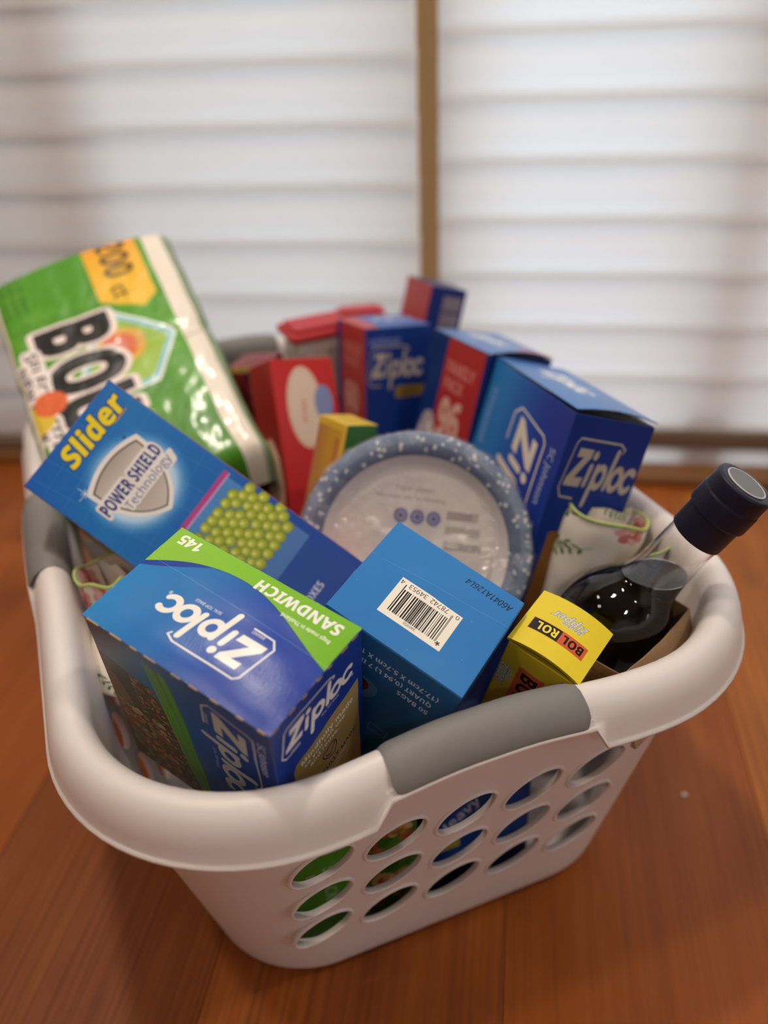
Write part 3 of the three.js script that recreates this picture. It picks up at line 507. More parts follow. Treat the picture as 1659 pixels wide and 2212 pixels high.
const freezerFront = texture(420, 1200, (c, w, h) => {
  c.fillStyle = gradient(c, 0, 0, 0, h, '#1a3a86', '#173a8c', '#1a5098', '#14397c'); c.fillRect(0, 0, w, h); text(c, 'scjohnson', 0.06 * w, 0.055 * h, 44, '#8f9cc8', { bold: false, stroke: 1 });
  bagLogo(c, 0.1 * w, 0.155 * h, 92, '#c2b4a4', { small: false }); c.fillStyle = '#a8862c'; c.fillRect(0.46 * w, 0.185 * h, 0.46 * w, 0.036 * h); text(c, 'FREEZER', 0.5 * w, 0.214 * h, 32, '#3a3a48');
  blob(c, 0.52 * w, 0.43 * h, 150, 95, 0, '#5f8fb8'); blob(c, 0.52 * w, 0.43 * h, 130, 78, 0, '#b9ab9c'); blob(c, 0.52 * w, 0.425 * h, 95, 50, 0, '#a8795a'); blob(c, 0.42 * w, 0.43 * h, 40, 28, 0, '#c99a72');
});
const freezerLeft = texture(256, 1100, (c, w, h) => { c.fillStyle = '#1c3486'; c.fillRect(0, 0, w, h); c.fillStyle = '#b83a38'; c.fillRect(0.16 * w, 0, 0.84 * w, h); text(c, 'VALUE', 0.26 * w, 0.09 * h, 52, '#d07a70'); text(c, 'PACK', 0.3 * w, 0.13 * h, 50, '#d07a70'); text(c, '60', 0.27 * w, 0.27 * h, 130, '#d69a8c', { sx: 0.9, stroke: 8 }); text(c, 'BAGS', 0.28 * w, 0.31 * h, 46, '#d69a8c'); });
const paleTop = texture(256, 256, (c, w, h) => { c.fillStyle = '#4a68a8'; c.fillRect(0, 0, w, h); c.fillStyle = '#b04444'; c.fillRect(0, 0, 0.2 * w, h); text(c, 'Ziploc', 0.3 * w, 0.6 * h, 56, '#d8d8dc', { skew: 0.2 }); });
carton('freezer_bag_box', 'blue cardboard box with a red side and yellow band, in the middle at the back', 'box', {
  q: [-0.07974, 0.20613, -0.04081, 0.97442], top: [0.0077, 0.3081, -0.7795], dims: [0.0671, 0.3, 0.0655], base: navy,
  faces: { front: { look: freezerFront }, left: { look: freezerLeft }, top: { look: paleTop, bulge: 0.002 } } });
const stripedFront = texture(560, 1300, (c, w, h) => {
  c.fillStyle = gradient(c, 0, 0, 0, h, '#14306e', '#173c8e'); c.fillRect(0, 0, w, h); c.fillStyle = '#b0302e'; c.fillRect(0.3 * w, 0, 0.66 * w, h); c.fillStyle = '#122a70'; c.fillRect(0.96 * w, 0, 0.04 * w, h);
  text(c, 'FAMILY', 0.36 * w, 0.11 * h, 76, '#d88a80'); text(c, 'PACK', 0.36 * w, 0.165 * h, 76, '#d88a80'); text(c, '96', 0.38 * w, 0.32 * h, 230, '#dcb0a2', { sx: 0.85, stroke: 10 }); text(c, 'BAGS', 0.6 * w, 0.36 * h, 56, '#dcb0a2');
  c.fillStyle = '#b4aaae'; c.beginPath(); c.moveTo(0.0 * w, 0.62 * h); c.bezierCurveTo(0.02 * w, 0.3 * h, 0.1 * w, 0.26 * h, 0.24 * w, 0.26 * h); c.bezierCurveTo(0.42 * w, 0.28 * h, 0.42 * w, 0.5 * h, 0.5 * w, 0.62 * h); c.fill();
  speckle(c, 0.44 * w, 0.0, 0, ['#fff'], 1, 2); for (let k = 0; k < 24; k++) blob(c, 0.06 * w + rnd() * 0.34 * w, 0.32 * h + rnd() * 0.28 * h, 18 + rnd() * 26, 30 + rnd() * 30, rnd() * 3, ['#cfc4c2', '#a59ca6', '#d8cbc0', '#9aa0b4'][k % 4]);
});
const stripedTop = texture(320, 260, (c, w, h) => { c.fillStyle = '#5c7cb4'; c.fillRect(0, 0, w, h); bagLogo(c, 0.16 * w, 0.62 * h, 54, '#dedcd8', { small: false, frame: false }); c.fillStyle = '#b4504a'; c.fillRect(0.86 * w, 0, 0.14 * w, h * 0.5); });  // pale blue has the sheen of the top face painted in
const stripedBox = carton('storage_bag_box', 'blue cardboard box with a broad red panel, second from the right at the back', 'box', {
  q: [-0.12388, -0.5144, -0.05815, 0.84656], top: [0.1009, 0.3091, -0.7028], dims: [0.0832, 0.262, 0.0676], base: rgb(20, 44, 112),
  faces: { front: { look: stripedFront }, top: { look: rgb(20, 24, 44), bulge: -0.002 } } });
{
  const w = 0.0837, d = 0.0679, H = 0.2620, f = (i, j, up) => V3((i - 0.5) * w, H + 0.0006 + up + 0.004 * Math.sin(Math.PI * (1 - j)) * i, (0.5 - j) * d);
  part('lid_flap', mergeGeometries([surface(14, 12, (i, j) => f(i, j, 0.0007)), surface(14, 12, (i, j) => f(1 - i, j, 0)), surface(14, 1, (i, j) => f(i, 0, j * 0.0007)), surface(12, 1, (i, j) => f(1, i, j * 0.0007))]), cardMaterial(stripedTop, w, d, 0.3), stripedBox);
}
const smallFront = texture(380, 1000, (c, w, h) => { c.fillStyle = '#1a2f76'; c.fillRect(0, 0, w, h); c.fillStyle = '#8a8290'; c.fillRect(0.38 * w, 0.03 * h, 0.52 * w, 0.27 * h); c.fillStyle = '#55506a'; c.fillRect(0.4 * w, 0.08 * h, 0.48 * w, 0.012 * h); for (let k = 0; k < 18; k++) { c.fillStyle = '#6a6474'; c.fillRect(0.46 * w + k * 8, 0.12 * h, 4, 0.15 * h); } text(c, 'Ziploc', 0.06 * w, 0.24 * h, 40, '#4a5a9c', { rot: -1.2 }); });
carton('thin_bag_box', 'small red and navy box with a grey label, poking up highest at the back', 'box', {
  q: [-0.0744, 0.16458, -0.13643, 0.97404], top: [0.0644, 0.3193, -0.8521], dims: [0.0392, 0.27, 0.0617], base: rgb(26, 44, 108),
  faces: { front: { look: smallFront }, left: { look: rgb(176, 54, 50) }, top: { look: rgb(40, 46, 90) } } });
const oval = (c, x, y, rx, ry, s) => { blob(c, x, y, rx, ry, 0, '#d8b8a0'); blob(c, x, y, rx * 0.86, ry * 0.9, 0, '#dcc0a8'); text(c, s, x, y + 14, ry * 0.24, '#c8605a', { align: 'center', rot: -1.57, sx: 0.9 }); };
const redFront = texture(420, 1400, (c, w, h) => {
  c.fillStyle = gradient(c, 0, 0, 0, h, '#c02a28', '#b62624', '#a02018'); c.fillRect(0, 0, w, h); oval(c, 0.46 * w, 0.14 * h, 120, 165, 'Press'); blob(c, 0.76 * w, 0.13 * h, 62, 72, 0.2, '#8088b0');
  c.fillStyle = '#a8a69c'; c.beginPath(); c.moveTo(0.4 * w, 0.34 * h); c.lineTo(0.86 * w, 0.34 * h); c.lineTo(0.82 * w, 0.5 * h); c.lineTo(0.48 * w, 0.5 * h); c.fill(); c.fillStyle = '#b9c4c4'; c.fillRect(0.46 * w, 0.35 * h, 0.3 * w, 0.04 * h); blob(c, 0.64 * w, 0.44 * h, 60, 36, 0, '#b09478');
});
const redLeft = texture(256, 1400, (c, w, h) => { c.fillStyle = gradient(c, 0, 0, 0, h, '#a02222', '#8a1c18', '#7c1812'); c.fillRect(0, 0, w, h); oval(c, 0.52 * w, 0.33 * h, 84, 160, 'Press'); });
carton('cling_wrap_box', 'bright red cardboard box with a white oval badge, behind the paper plates', 'box', {
  q: [-0.26165, 0.29596, -0.03147, 0.91813], top: [-0.0764, 0.2996, -0.7056], dims: [0.0616, 0.3, 0.0416], base: rgb(170, 36, 32),
  faces: { front: { look: redFront }, left: { look: redLeft } } });
const maroonFront = texture(400, 1400, (c, w, h) => { c.fillStyle = gradient(c, 0, 0, 0, h, '#7a1c26', '#4c1620', '#5a0c10', '#5c3a14'); c.fillRect(0, 0, w, h); speckle(c, w, 0.3 * h, 60, ['#8a2a34', '#3a1420', '#a03a40', '#5e1822'], 10, 40); c.fillStyle = '#c8a860'; c.fillRect(0, 0, w, 0.02 * h); });
carton('maroon_carton', 'dark maroon cardboard box with a pale top edge, just right of the green pack', 'box', {
  q: [-0.01763, -0.18965, 0.07959, 0.97846], top: [-0.1128, 0.2884, -0.7461], dims: [0.04, 0.26, 0.037], base: rgb(96, 26, 30),
  faces: { front: { look: maroonFront }, top: { look: rgb(120, 40, 44) } } });
const amberFront = texture(300, 1200, (c, w, h) => { c.fillStyle = gradient(c, 0, 0, w, 0, '#b87c50', '#c89838', '#d0a030'); c.fillRect(0, 0, w, h); c.fillStyle = '#dcb43c'; c.fillRect(0, 0, w, 0.03 * h); c.fillStyle = '#c07a4a'; c.fillRect(0.66 * w, 0.06 * h, 0.16 * w, 0.6 * h); c.fillStyle = '#e0b848'; c.fillRect(0.86 * w, 0, 0.14 * w, h); });
carton('amber_carton', 'slim amber and green box leaning behind the paper plates, in front of the red box', 'box', {
  q: [-0.16128, -0.38711, -0.06294, 0.90563], top: [-0.0228, 0.2998, -0.5857], dims: [0.0308, 0.2, 0.0327], base: rgb(70, 124, 62),
  faces: { front: { look: amberFront }, top: { look: rgb(206, 170, 60) } } });

// ---- places in the basket's own axes
const inBasket = (x, y, z) => V3(x, y, z).applyAxisAngle(V3(0, 1, 0), BYAW).add(BASKET);
// boxes at the bottom, seen through the holes
const BQ = (a) => { const q = new THREE.Quaternion().setFromAxisAngle(V3(0, 1, 0), BYAW + a); return [q.x, q.y, q.z, q.w]; };
const greenSide = texture(620, 900, (c, w, h) => {
  c.fillStyle = '#5a9a2a'; c.fillRect(0, 0, w, h); text(c, 'SNACK', 0.25 * w, 0.3 * h, 76, '#aecb96', { rot: 1.57 }); text(c, 'BAGS', 0.12 * w, 0.32 * h, 60, '#aecb96', { rot: 1.57 });
  c.save(); c.translate(0.5 * w, 0); c.fillStyle = '#4a7426'; c.fillRect(0, 0, w, h); speckle(c, 0.5 * w, 0.8 * h, 90, ['#a0602c', '#c88a50', '#4f7e2a', '#b0442c', '#d8b078', '#335e1c'], 16, 46); c.restore();
});
carton('snack_bag_box', 'green cardboard box at the bottom of the basket, seen through its left front holes', 'box', { q: BQ(0), top: inBasket(-0.062, 0.1278, 0.193).toArray(), dims: [0.09, 0.122, 0.086], base: rgb(86, 148, 42), faces: { front: { look: greenSide } } });
const blueSide = texture(600, 700, (c, w, h) => { c.fillStyle = '#1c4690'; c.fillRect(0, 0, w, h); c.fillStyle = '#14306c'; c.fillRect(0, 0.55 * h, w, 0.45 * h); text(c, 'Heavy', 0.1 * w, 0.3 * h, 90, '#c8ccd8', { rot: -0.5 }); c.fillStyle = '#c8b43c'; c.fillRect(0.08 * w, 0.36 * h, 0.2 * w, 0.1 * h); });
carton('foil_box', 'deep blue box at the bottom of the basket, seen through its middle front holes', 'box', { q: BQ(0.05), top: inBasket(0.03, 0.111, 0.196).toArray(), dims: [0.08, 0.105, 0.078], base: rgb(24, 54, 116), faces: { front: { look: blueSide } } });

// ---- two clear canisters with red lids at the back
const redLid = std({ color: rgb(176, 24, 30), roughness: 0.4 }), clearTub = std({ color: rgb(236, 228, 222), roughness: 0.25, transmission: 0.55, thickness: 0, side: THREE.DoubleSide }), cereal = std({ color: rgb(150, 86, 62), roughness: 0.9 });
function canister(label, x, z, w, d, h, a, y0, tilt = 0) {
  const t = thing('canister', label, 'canister', 'canisters with red lids'); t.position.copy(inBasket(x, y0, z)); t.rotation.set(0, BYAW + a, tilt);
  part('jar', rbox(w, h - 0.012, d, 0.008, 0, (h - 0.012) / 2, 0, 4), clearTub, t);
  part('filling', rbox(w - 0.006, h * 0.82, d - 0.006, 0.006, 0, h * 0.41 + 0.003, 0, 3), cereal, t);
  part('label', box(w * 0.7, h * 0.16, 0.0006, w * 0.05, h * 0.84, d / 2 + 0.0004), std({ color: rgb(214, 200, 184), roughness: 0.6 }), t);
  part('lid', mergeGeometries([rbox(w + 0.008, 0.009, d + 0.008, 0.004, 0, h - 0.0055, 0, 4), rbox(w - 0.004, 0.005, d - 0.004, 0.002, 0, h + 0.0005, 0, 2)]), redLid, t);
}
canister('clear canister with a flat red lid, between the maroon box and the red-striped blue box', 0.067, -0.196, 0.058, 0.04, 0.293, 0.05, 0.0055);
canister('clear canister with a raised red lid, half hidden behind the red-striped blue box', 0.131, -0.243, 0.046, 0.028, 0.145, -0.25, 0.142);

// ---- the pack of paper rolls in printed film
{
  const w = 0.172, L = 0.295, d = 0.0786, PER = 2 * (w + d), fw = 0.1468 / PER;
  const film = texture(2048, 1150, (c, W, H) => {
    const F = fw * W; c.fillStyle = gradient(c, 0, 0, 0, H, '#4a8e1c', '#559a22', '#44841a'); c.fillRect(0, 0, W, H);
    c.save(); c.beginPath(); c.rect(0, 0, F, H); c.clip();
    for (let k = 0; k < 40; k++) blob(c, rnd() * F, rnd() * H, 60 + rnd() * 120, 30 + rnd() * 40, rnd() * 3, rnd() < 0.5 ? 'rgba(120,180,60,.12)' : 'rgba(40,96,24,.12)');
    const q = (pts, fill, st, lw) => { c.beginPath(); pts.forEach(([a, b], i) => (i ? c.lineTo(a * F, b * H) : c.moveTo(a * F, b * H))); c.closePath(); c.lineJoin = 'round'; if (fill) { c.fillStyle = fill; c.fill(); } if (st) { c.strokeStyle = st; c.lineWidth = lw; c.stroke(); } };
    q([[0.6, 0.3], [0.94, 0.46], [0.76, 0.6], [0.3, 0.62]], '#7cb03a', '#e8efe6', 40); q([[0.6, 0.3], [0.94, 0.46], [0.76, 0.6], [0.3, 0.62]], gradient(c, 0, 0.3 * H, F, 0.6 * H, '#6aa43a', '#a8c248'), '#8ec4cc', 18);
    blob(c, 0.64 * F, 0.45 * H, 90, 80, 0, '#d8a848'); blob(c, 0.63 * F, 0.45 * H, 64, 58, 0, '#d86a3c'); blob(c, 0.62 * F, 0.45 * H, 36, 32, 0, '#d8806c');
    q([[0.62, -0.1], [0.96, -0.1], [0.96, 0.29], [0.86, 0.33], [0.62, 0.26]], gradient(c, 0, 0, 0, 0.3 * H, '#e8962c', '#eab42c', '#e8bc34'));
    text(c, '200', 0.71 * F, 0.05 * H, 150, '#4a3614', { rot: 1.57, sx: 0.62 }); text(c, 'ct', 0.71 * F, 0.215 * H, 84, '#4a3614', { rot: 1.57, sx: 0.8 });
    const letters = 'BOUNTY', put = (color, st, sc) => { for (let k = 0; k < 6; k++) text(c, letters[k], 0.2 * F, (0.285 + k * 0.138) * H, 350, color, { rot: 1.57, sx: 0.62, stroke: st, strokeColor: sc }); };
    put('#ecdcd4', 66, '#ecdcd4'); put('#1c1a19', 22, '#1c1a19');
    for (const [s, x, y] of [['SELECT-A-SIZE', 0.1, 0.36], ['NEW LOOK', 0.02, 0.4]]) { text(c, s, x * F, y * H, 62, '#e8dcd6', { rot: 1.57, stroke: 34 }); text(c, s, x * F, y * H, 62, '#262424', { rot: 1.57 }); }
    blob(c, 0.05 * F, 0.6 * H, 70, 60, 0, '#d8b83c'); blob(c, 0.16 * F, 0.56 * H, 60, 50, 0, '#d8602c');
    for (let k = 0; k < 4; k++) text(c, 'two ply paper', (0.02 + k * 0.055) * F, 0.03 * H, 34, '#2c4a18', { rot: 1.57, bold: false });
    c.restore();
    c.fillStyle = '#e6dccb'; c.fillRect(F, 0, 0.13 * F, H); c.fillStyle = '#8f9a7c'; c.fillRect(F * 1.13, 0, 0.16 * F, H); c.fillStyle = '#4c7a34'; c.fillRect(F * 1.2, 0, 0.3 * F, H); c.fillStyle = '#c8c4b0'; c.fillRect(F * 1.34, 0, 0.2 * F, H);
    c.fillStyle = '#e0d6c6'; c.fillRect(W - 0.035 * F, 0, 0.05 * F, H); c.fillStyle = '#e6dccb'; c.fillRect(0, 0, 0.03 * F, H);
    c.strokeStyle = 'rgba(120,110,90,.8)'; c.lineWidth = 4; c.beginPath(); c.moveTo(F, 0.5 * H); c.lineTo(1.13 * F, 0.49 * H); c.stroke();
  });
  const pack = thing('paper_towel_pack', 'large green plastic-wrapped pack of paper towels with orange tab, leaning at the left', 'paper towels');
  pack.quaternion.set(-0.48554, 0.09634, 0.17002, 0.8521).normalize(); pack.position.set(-0.2909, 0.3439, -0.8295).add(V3(0.0126, -L, 0).applyQuaternion(pack.quaternion));
  const side = (u) => {                                                  // walk round a rectangle with well rounded corners, starting at the left end of the front
    const s = u * PER, R = 0.014; let x, z;
    if (s < w) { x = -w / 2 + s; z = d / 2; } else if (s < w + d) { x = w / 2; z = d / 2 - (s - w); } else if (s < 2 * w + d) { x = w / 2 - (s - w - d); z = -d / 2; } else { x = -w / 2; z = -d / 2 + (s - 2 * w - d); }
    const cx = Math.max(-w / 2 + R, Math.min(w / 2 - R, x)), cz = Math.max(-d / 2 + R, Math.min(d / 2 - R, z)); const v = V3(x - cx, 0, z - cz); if (v.length() > R) v.setLength(R); return V3(cx + v.x, 0, cz + v.z);
  };
  const wrap = surface(150, 70, (i, j) => {
    const p = side(i), y = j * L, e = Math.min(j, 1 - j), k = Math.pow(smooth(0, 0.075, e), 0.5);                     // the film gathers at both ends
    const crown = 0.012 * (1 - Math.pow(p.x / (w / 2), 2)) * smooth(0.8, 1, j);
    const wr = 0.0011 * noise.noise(p.x * 60, y * 26, p.z * 60) + 0.0006 * noise.noise(p.x * 150, y * 90, p.z * 150) + 0.0016 * Math.sin(j * 3.14) * (1 - Math.pow(p.x / (w / 2), 4)) - 0.002 * Math.exp(-Math.pow((j - 0.535) / 0.02, 2));
    const n = V3(p.x / (w / 2), 0, p.z / (d / 2)).normalize(); const bt = smooth(0, 0.2, j); return V3(p.x * (0.84 + 0.1 * bt + 0.06 * k) + 0.012 * (1 - bt), y + crown, p.z * (0.2 + 0.8 * k)).addScaledVector(n, wr);
  }, true);
  part('printed_film', wrap, std({ map: film, roughness: 0.36, specularIntensity: 0.5, clearcoat: 0.2, clearcoatRoughness: 0.12, bumpMap: repeated(grainTex, 14, 10), bumpScale: 0.0002 }), pack);
  const fin = surface(40, 4, (i, j) => V3((i - 0.5) * w * 0.92, L - 0.001 + j * 0.008 + 0.012 * (1 - Math.pow(i * 2 - 1, 2)), 0.003 * Math.sin(i * 34) * j));
  part('end_seam', fin, std({ color: rgb(92, 158, 52), roughness: 0.35, side: THREE.DoubleSide }), pack);
  for (const y of [0.06, 0.195]) part('paper_roll', new THREE.CylinderGeometry(0.034, 0.034, 0.118, 40).translate(0, y, 0), std({ color: rgb(240, 234, 222), roughness: 1 }), pack);
}

// ---- paper plates in clear film
{
  const t = thing('paper_plate_pack', 'stack of blue-rimmed white paper plates in clear film, standing in the middle of the basket', 'plates');
  const n = V3(-0.055, 0.5, 0.86).normalize(); t.scale.setScalar(0.9); t.position.set(0.0205, 0.2339, -0.5056); t.quaternion.setFromUnitVectors(V3(0, 1, 0), n);
  t.rotateY(-0.2);
  const R = 0.0925;
  const rimTex = texture(1024, 1024, (c, w, h) => {                      // seen from above: white well, blue speckled rim
    c.fillStyle = '#70809c'; c.fillRect(0, 0, w, h); const m = w / 2, ring = (r, col) => { c.fillStyle = col; c.beginPath(); c.arc(m, m, r * m, 0, 7); c.fill(); };
    ring(1, '#74849f'); ring(0.9, '#5c6a86');  // inner ring is darkened for the shade on the plate slope
    for (let k = 0; k < 130; k++) { const a = rnd() * 6.28, r = (0.82 + rnd() * 0.17) * m; blob(c, m + r * Math.cos(a), m + r * Math.sin(a), 6 + rnd() * 6, 5 + rnd() * 4, rnd() * 3, '#dcdcd8'); }
    ring(0.8, '#d8d0ca');
  });
  const plateGeo = (up) => { const g = new THREE.LatheGeometry([[0.0001, 0], [0.062, 0], [0.068, 0.0012], [0.0735, 0.006], [0.078, 0.0088], [0.0835, 0.0102], [0.0905, 0.0102], [R, 0.0092], [0.0905, 0.0092], [0.0835, 0.0092], [0.0785, 0.0078], [0.0745, 0.0052], [0.0685, 0.0002], [0.062, -0.001], [0.0001, -0.001]].map(([x, y]) => new THREE.Vector2(x, y)), 96);
    const p = g.attributes.position, u = g.attributes.uv; for (let i = 0; i < p.count; i++) u.setXY(i, 0.5 + p.getX(i) / (2 * R), 0.5 - p.getZ(i) / (2 * R)); return g; };
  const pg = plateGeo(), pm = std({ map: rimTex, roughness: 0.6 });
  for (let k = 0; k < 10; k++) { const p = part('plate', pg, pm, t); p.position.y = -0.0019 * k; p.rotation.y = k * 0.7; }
  const label = texture(1024, 1024, (c, w, h) => {
    c.fillStyle = '#dad0c8'; c.fillRect(0, 0, w, h); const T = (s, x, y, px) => text(c, s, x, y, px, '#8f8178', { align: 'center', bold: false });
    T('Paper plates', 470, 150, 44); T('Microwave safe for reheating', 450, 205, 34);
    for (let k = 0; k < 3; k++) { blob(c, 400 + k * 105, 310, 46, 48, 0, '#6a6a9c'); blob(c, 400 + k * 105, 310, 30, 32, 0, '#9a94ae'); blob(c, 400 + k * 105, 310, 14, 16, 0, '#4a4a80'); }
    for (let r = 0; r < 3; r++) { c.fillStyle = ['#7c6e68', '#8d817a', '#82766e'][r]; for (let k = 0; k < 5; k++) c.fillRect(690, 250 + r * 95 + k * 11, 200 + r * 20, 7); }
    c.strokeStyle = '#4a7a80'; c.lineWidth = 16; c.beginPath(); c.arc(430, 760, 150, 3.6, 5.2); c.stroke();
  });
  const lg = new THREE.CylinderGeometry(0.0625, 0.0625, 0.0006, 64, 1); { const p = lg.attributes.position, u = lg.attributes.uv; for (let i = 0; i < p.count; i++) u.setXY(i, 0.5 + p.getX(i) / 0.128, 0.5 - p.getZ(i) / 0.128); }
  part('label_disc', lg.translate(0, 0.0008, 0), std({ map: label, roughness: 0.6 }), t);
  const wrapPts = [[0.0001, 0.0022], [0.045, 0.0026], [0.066, 0.0046], [0.0765, 0.0108], [0.0845, 0.0128], [0.0930, 0.0118], [0.0948, 0.006], [0.0946, -0.014], [0.0925, -0.0185]];
  const film = new THREE.LatheGeometry(wrapPts.map(([x, y]) => new THREE.Vector2(x, y)), 180); { const p = film.attributes.position; for (let i = 0; i < p.count; i++) { const x = p.getX(i), y = p.getY(i), z = p.getZ(i), r = Math.hypot(x, z), a = Math.atan2(z, x); if (r > 0.06) { const k = smooth(0.06, 0.08, r) * 0.0042 * (noise.noise(Math.cos(a) * 9, Math.sin(a) * 9, r * 60) + 0.7 * noise.noise(Math.cos(a) * 26, Math.sin(a) * 26, r * 90)); p.setXYZ(i, x * (1 + k / r * 0.5), y + k, z * (1 + k / r * 0.5)); } } film.computeVertexNormals(); }
  part('clear_film', film, new THREE.MeshPhysicalMaterial({ color: 0xffffff, transmission: 1, thickness: 0, roughness: 0.12, ior: 1.9, side: THREE.DoubleSide, bumpMap: repeated(grainTex, 7, 1), bumpScale: 0.003 }), t);
}

// ---- rolled cloths with printed flowers
const clothTex = texture(1024, 1024, (c, w, h) => {
  c.fillStyle = '#e9dfd0'; c.fillRect(0, 0, w, h); for (let k = 0; k < 9000; k++) { c.fillStyle = rnd() < 0.5 ? 'rgba(255,250,240,.25)' : 'rgba(190,178,160,.16)'; c.fillRect(rnd() * w, rnd() * h, 2, 2); }
  const leaf = (x, y, a, l, col) => { c.save(); c.translate(x, y); c.rotate(a); c.fillStyle = col; c.beginPath(); c.moveTo(0, 0); c.quadraticCurveTo(l * 0.5, -l * 0.34, l, 0); c.quadraticCurveTo(l * 0.5, l * 0.34, 0, 0); c.fill(); c.restore(); };
  for (let k = 0; k < 11; k++) {                                          // sprigs
    let x = rnd() * w, y = rnd() * h, a = rnd() * 6.28; const col = ['#5d7c4c', '#6f8a5a', '#4c6a44', '#7f9a58'];
    c.strokeStyle = '#7d8f68'; c.lineWidth = 4; for (let s = 0; s < 6; s++) { const nx = x + Math.cos(a) * 34, ny = y + Math.sin(a) * 34; c.beginPath(); c.moveTo(x, y); c.lineTo(nx, ny); c.stroke(); x = nx; y = ny; a += rnd() * 0.5 - 0.25; leaf(x, y, a + 0.9, 40, col[s % 4]); leaf(x, y, a - 0.9, 38, col[(s + 1) % 4]); }
  }
  for (let k = 0; k < 6; k++) { const x = rnd() * w, y = rnd() * h; for (let p = 0; p < 7; p++) blob(c, x + Math.cos(p * 0.9) * 34, y + Math.sin(p * 0.9) * 34, 34, 24, p * 0.9, ['#d99a94', '#c8706e', '#e4b4a4', '#cf8884'][p % 4]); blob(c, x, y, 22, 20, 0, '#b85058'); blob(c, x + 8, y - 6, 10, 10, 0, '#e8c07a'); }
});
const weave = noiseTexture(128, (u, v) => 0.5 + 0.25 * Math.sin(u * 2 * Math.PI * 16) * Math.sin(v * 2 * Math.PI * 16) + 0.1 * tileNoise(u, v, 20));
const green = std({ color: rgb(176, 192, 112), roughness: 0.9, sheen: 0.3 });
function cloth(s1, s2, off) { const m = clothTex.clone(); m.wrapS = m.wrapT = THREE.RepeatWrapping; m.repeat.set(s1, s2); m.offset.set(off, off * 1.7); m.needsUpdate = true; return std({ map: m, roughness: 0.95, sheen: 0.4, sheenRoughness: 0.6, bumpMap: repeated(weave, 26 * s1, 26 * s2), bumpScale: 0.0002, side: THREE.DoubleSide }); }
function clothRoll(label, base, axis, R, L, turns, spin, mat, squash) {
  const t = thing('rolled_cloth', label, 'cloth', undefined); t.position.copy(base); t.quaternion.setFromUnitVectors(V3(0, 1, 0), axis.clone().normalize()); if (squash) t.scale.set(squash, 1, 1.7 / (1 + squash * 0.6)); else t.rotateY(spin);
  const th = 0.0042, path = (u) => { const a = u * turns * 2 * Math.PI, r = 0.006 + (R - 0.006) * u + 0.0012 * Math.sin(a * 2.3 + 1); return [r * Math.cos(a) * 1.06, r * Math.sin(a) * 0.94, r, a]; };
  const topY = (u) => L + 0.010 * (1 - u) - 0.006 + 0.004 * Math.sin(u * turns * 6.28 * 0.9 + spin) + 0.0016 * Math.sin(u * 47);
  const sheet = (out) => surface(260, 16, (i, j) => { const u = out ? i : 1 - i, [x, z, r] = path(u), k = out ? th / 2 : -th / 2, e = 1 - 0.9 * smooth(0.9, 1.0, j), y = topY(u) * j; const wr = 0.0016 * noise.noise(x * 70, y * 40, z * 70); return V3(x + x / r * (k * e + wr), y, z + z / r * (k * e + wr)); });
  part('folded_sheet', mergeGeometries([sheet(true), sheet(false)]), mat, t);
  const pts = []; for (let k = 0; k <= 90; k++) { const u = 0.3 + 0.7 * k / 90, [x, z, r] = path(u); pts.push(V3(x + x / r * 0.0006, topY(u), z + z / r * 0.0006)); }
  part('piping', new THREE.TubeGeometry(new THREE.CatmullRomCurve3(pts), 220, 0.0012, 8), green, t);
  return t;
}
const clothAxis = V3(0.33, 0.94, 0.02);
clothRoll('white flowered cloth rolled up with green piping, behind the dark bottle', V3(0.1330, 0.172, -0.511), clothAxis, 0.039, 0.088, 2.2, 0.6, cloth(1.7, 0.7, 0.43), 1.14);
{
  const t = clothRoll('white cloth with pink flowers stuffed between the basket rim and the nearest blue box', inBasket(-0.150, 0.12, 0.088), V3(-0.2, 0.96, -0.06), 0.032, 0.130, 1.6, 2.4, cloth(1.6, 0.7, 0.52));
  const lump = new THREE.SphereGeometry(1, 40, 28); { const p = lump.attributes.position; for (let i = 0; i < p.count; i++) { const v = V3().fromBufferAttribute(p, i); const k = 1 + 0.1 * noise.noise(v.x * 2.2, v.y * 2.2, v.z * 2.2); p.setXYZ(i, v.x * 0.02 * k, v.y * 0.012 * k, v.z * 0.044 * k); } lump.computeVertexNormals(); }
  const m = part('loose_fold', lump, cloth(0.7, 0.7, 0.8), t); const at = inBasket(-0.174, 0.212, 0.108); m.position.copy(t.worldToLocal(at)); 
  m.quaternion.copy(t.quaternion.clone().invert().multiply(new THREE.Quaternion().setFromEuler(new THREE.Euler(0.15, BYAW - 0.1, 0.2))));
}

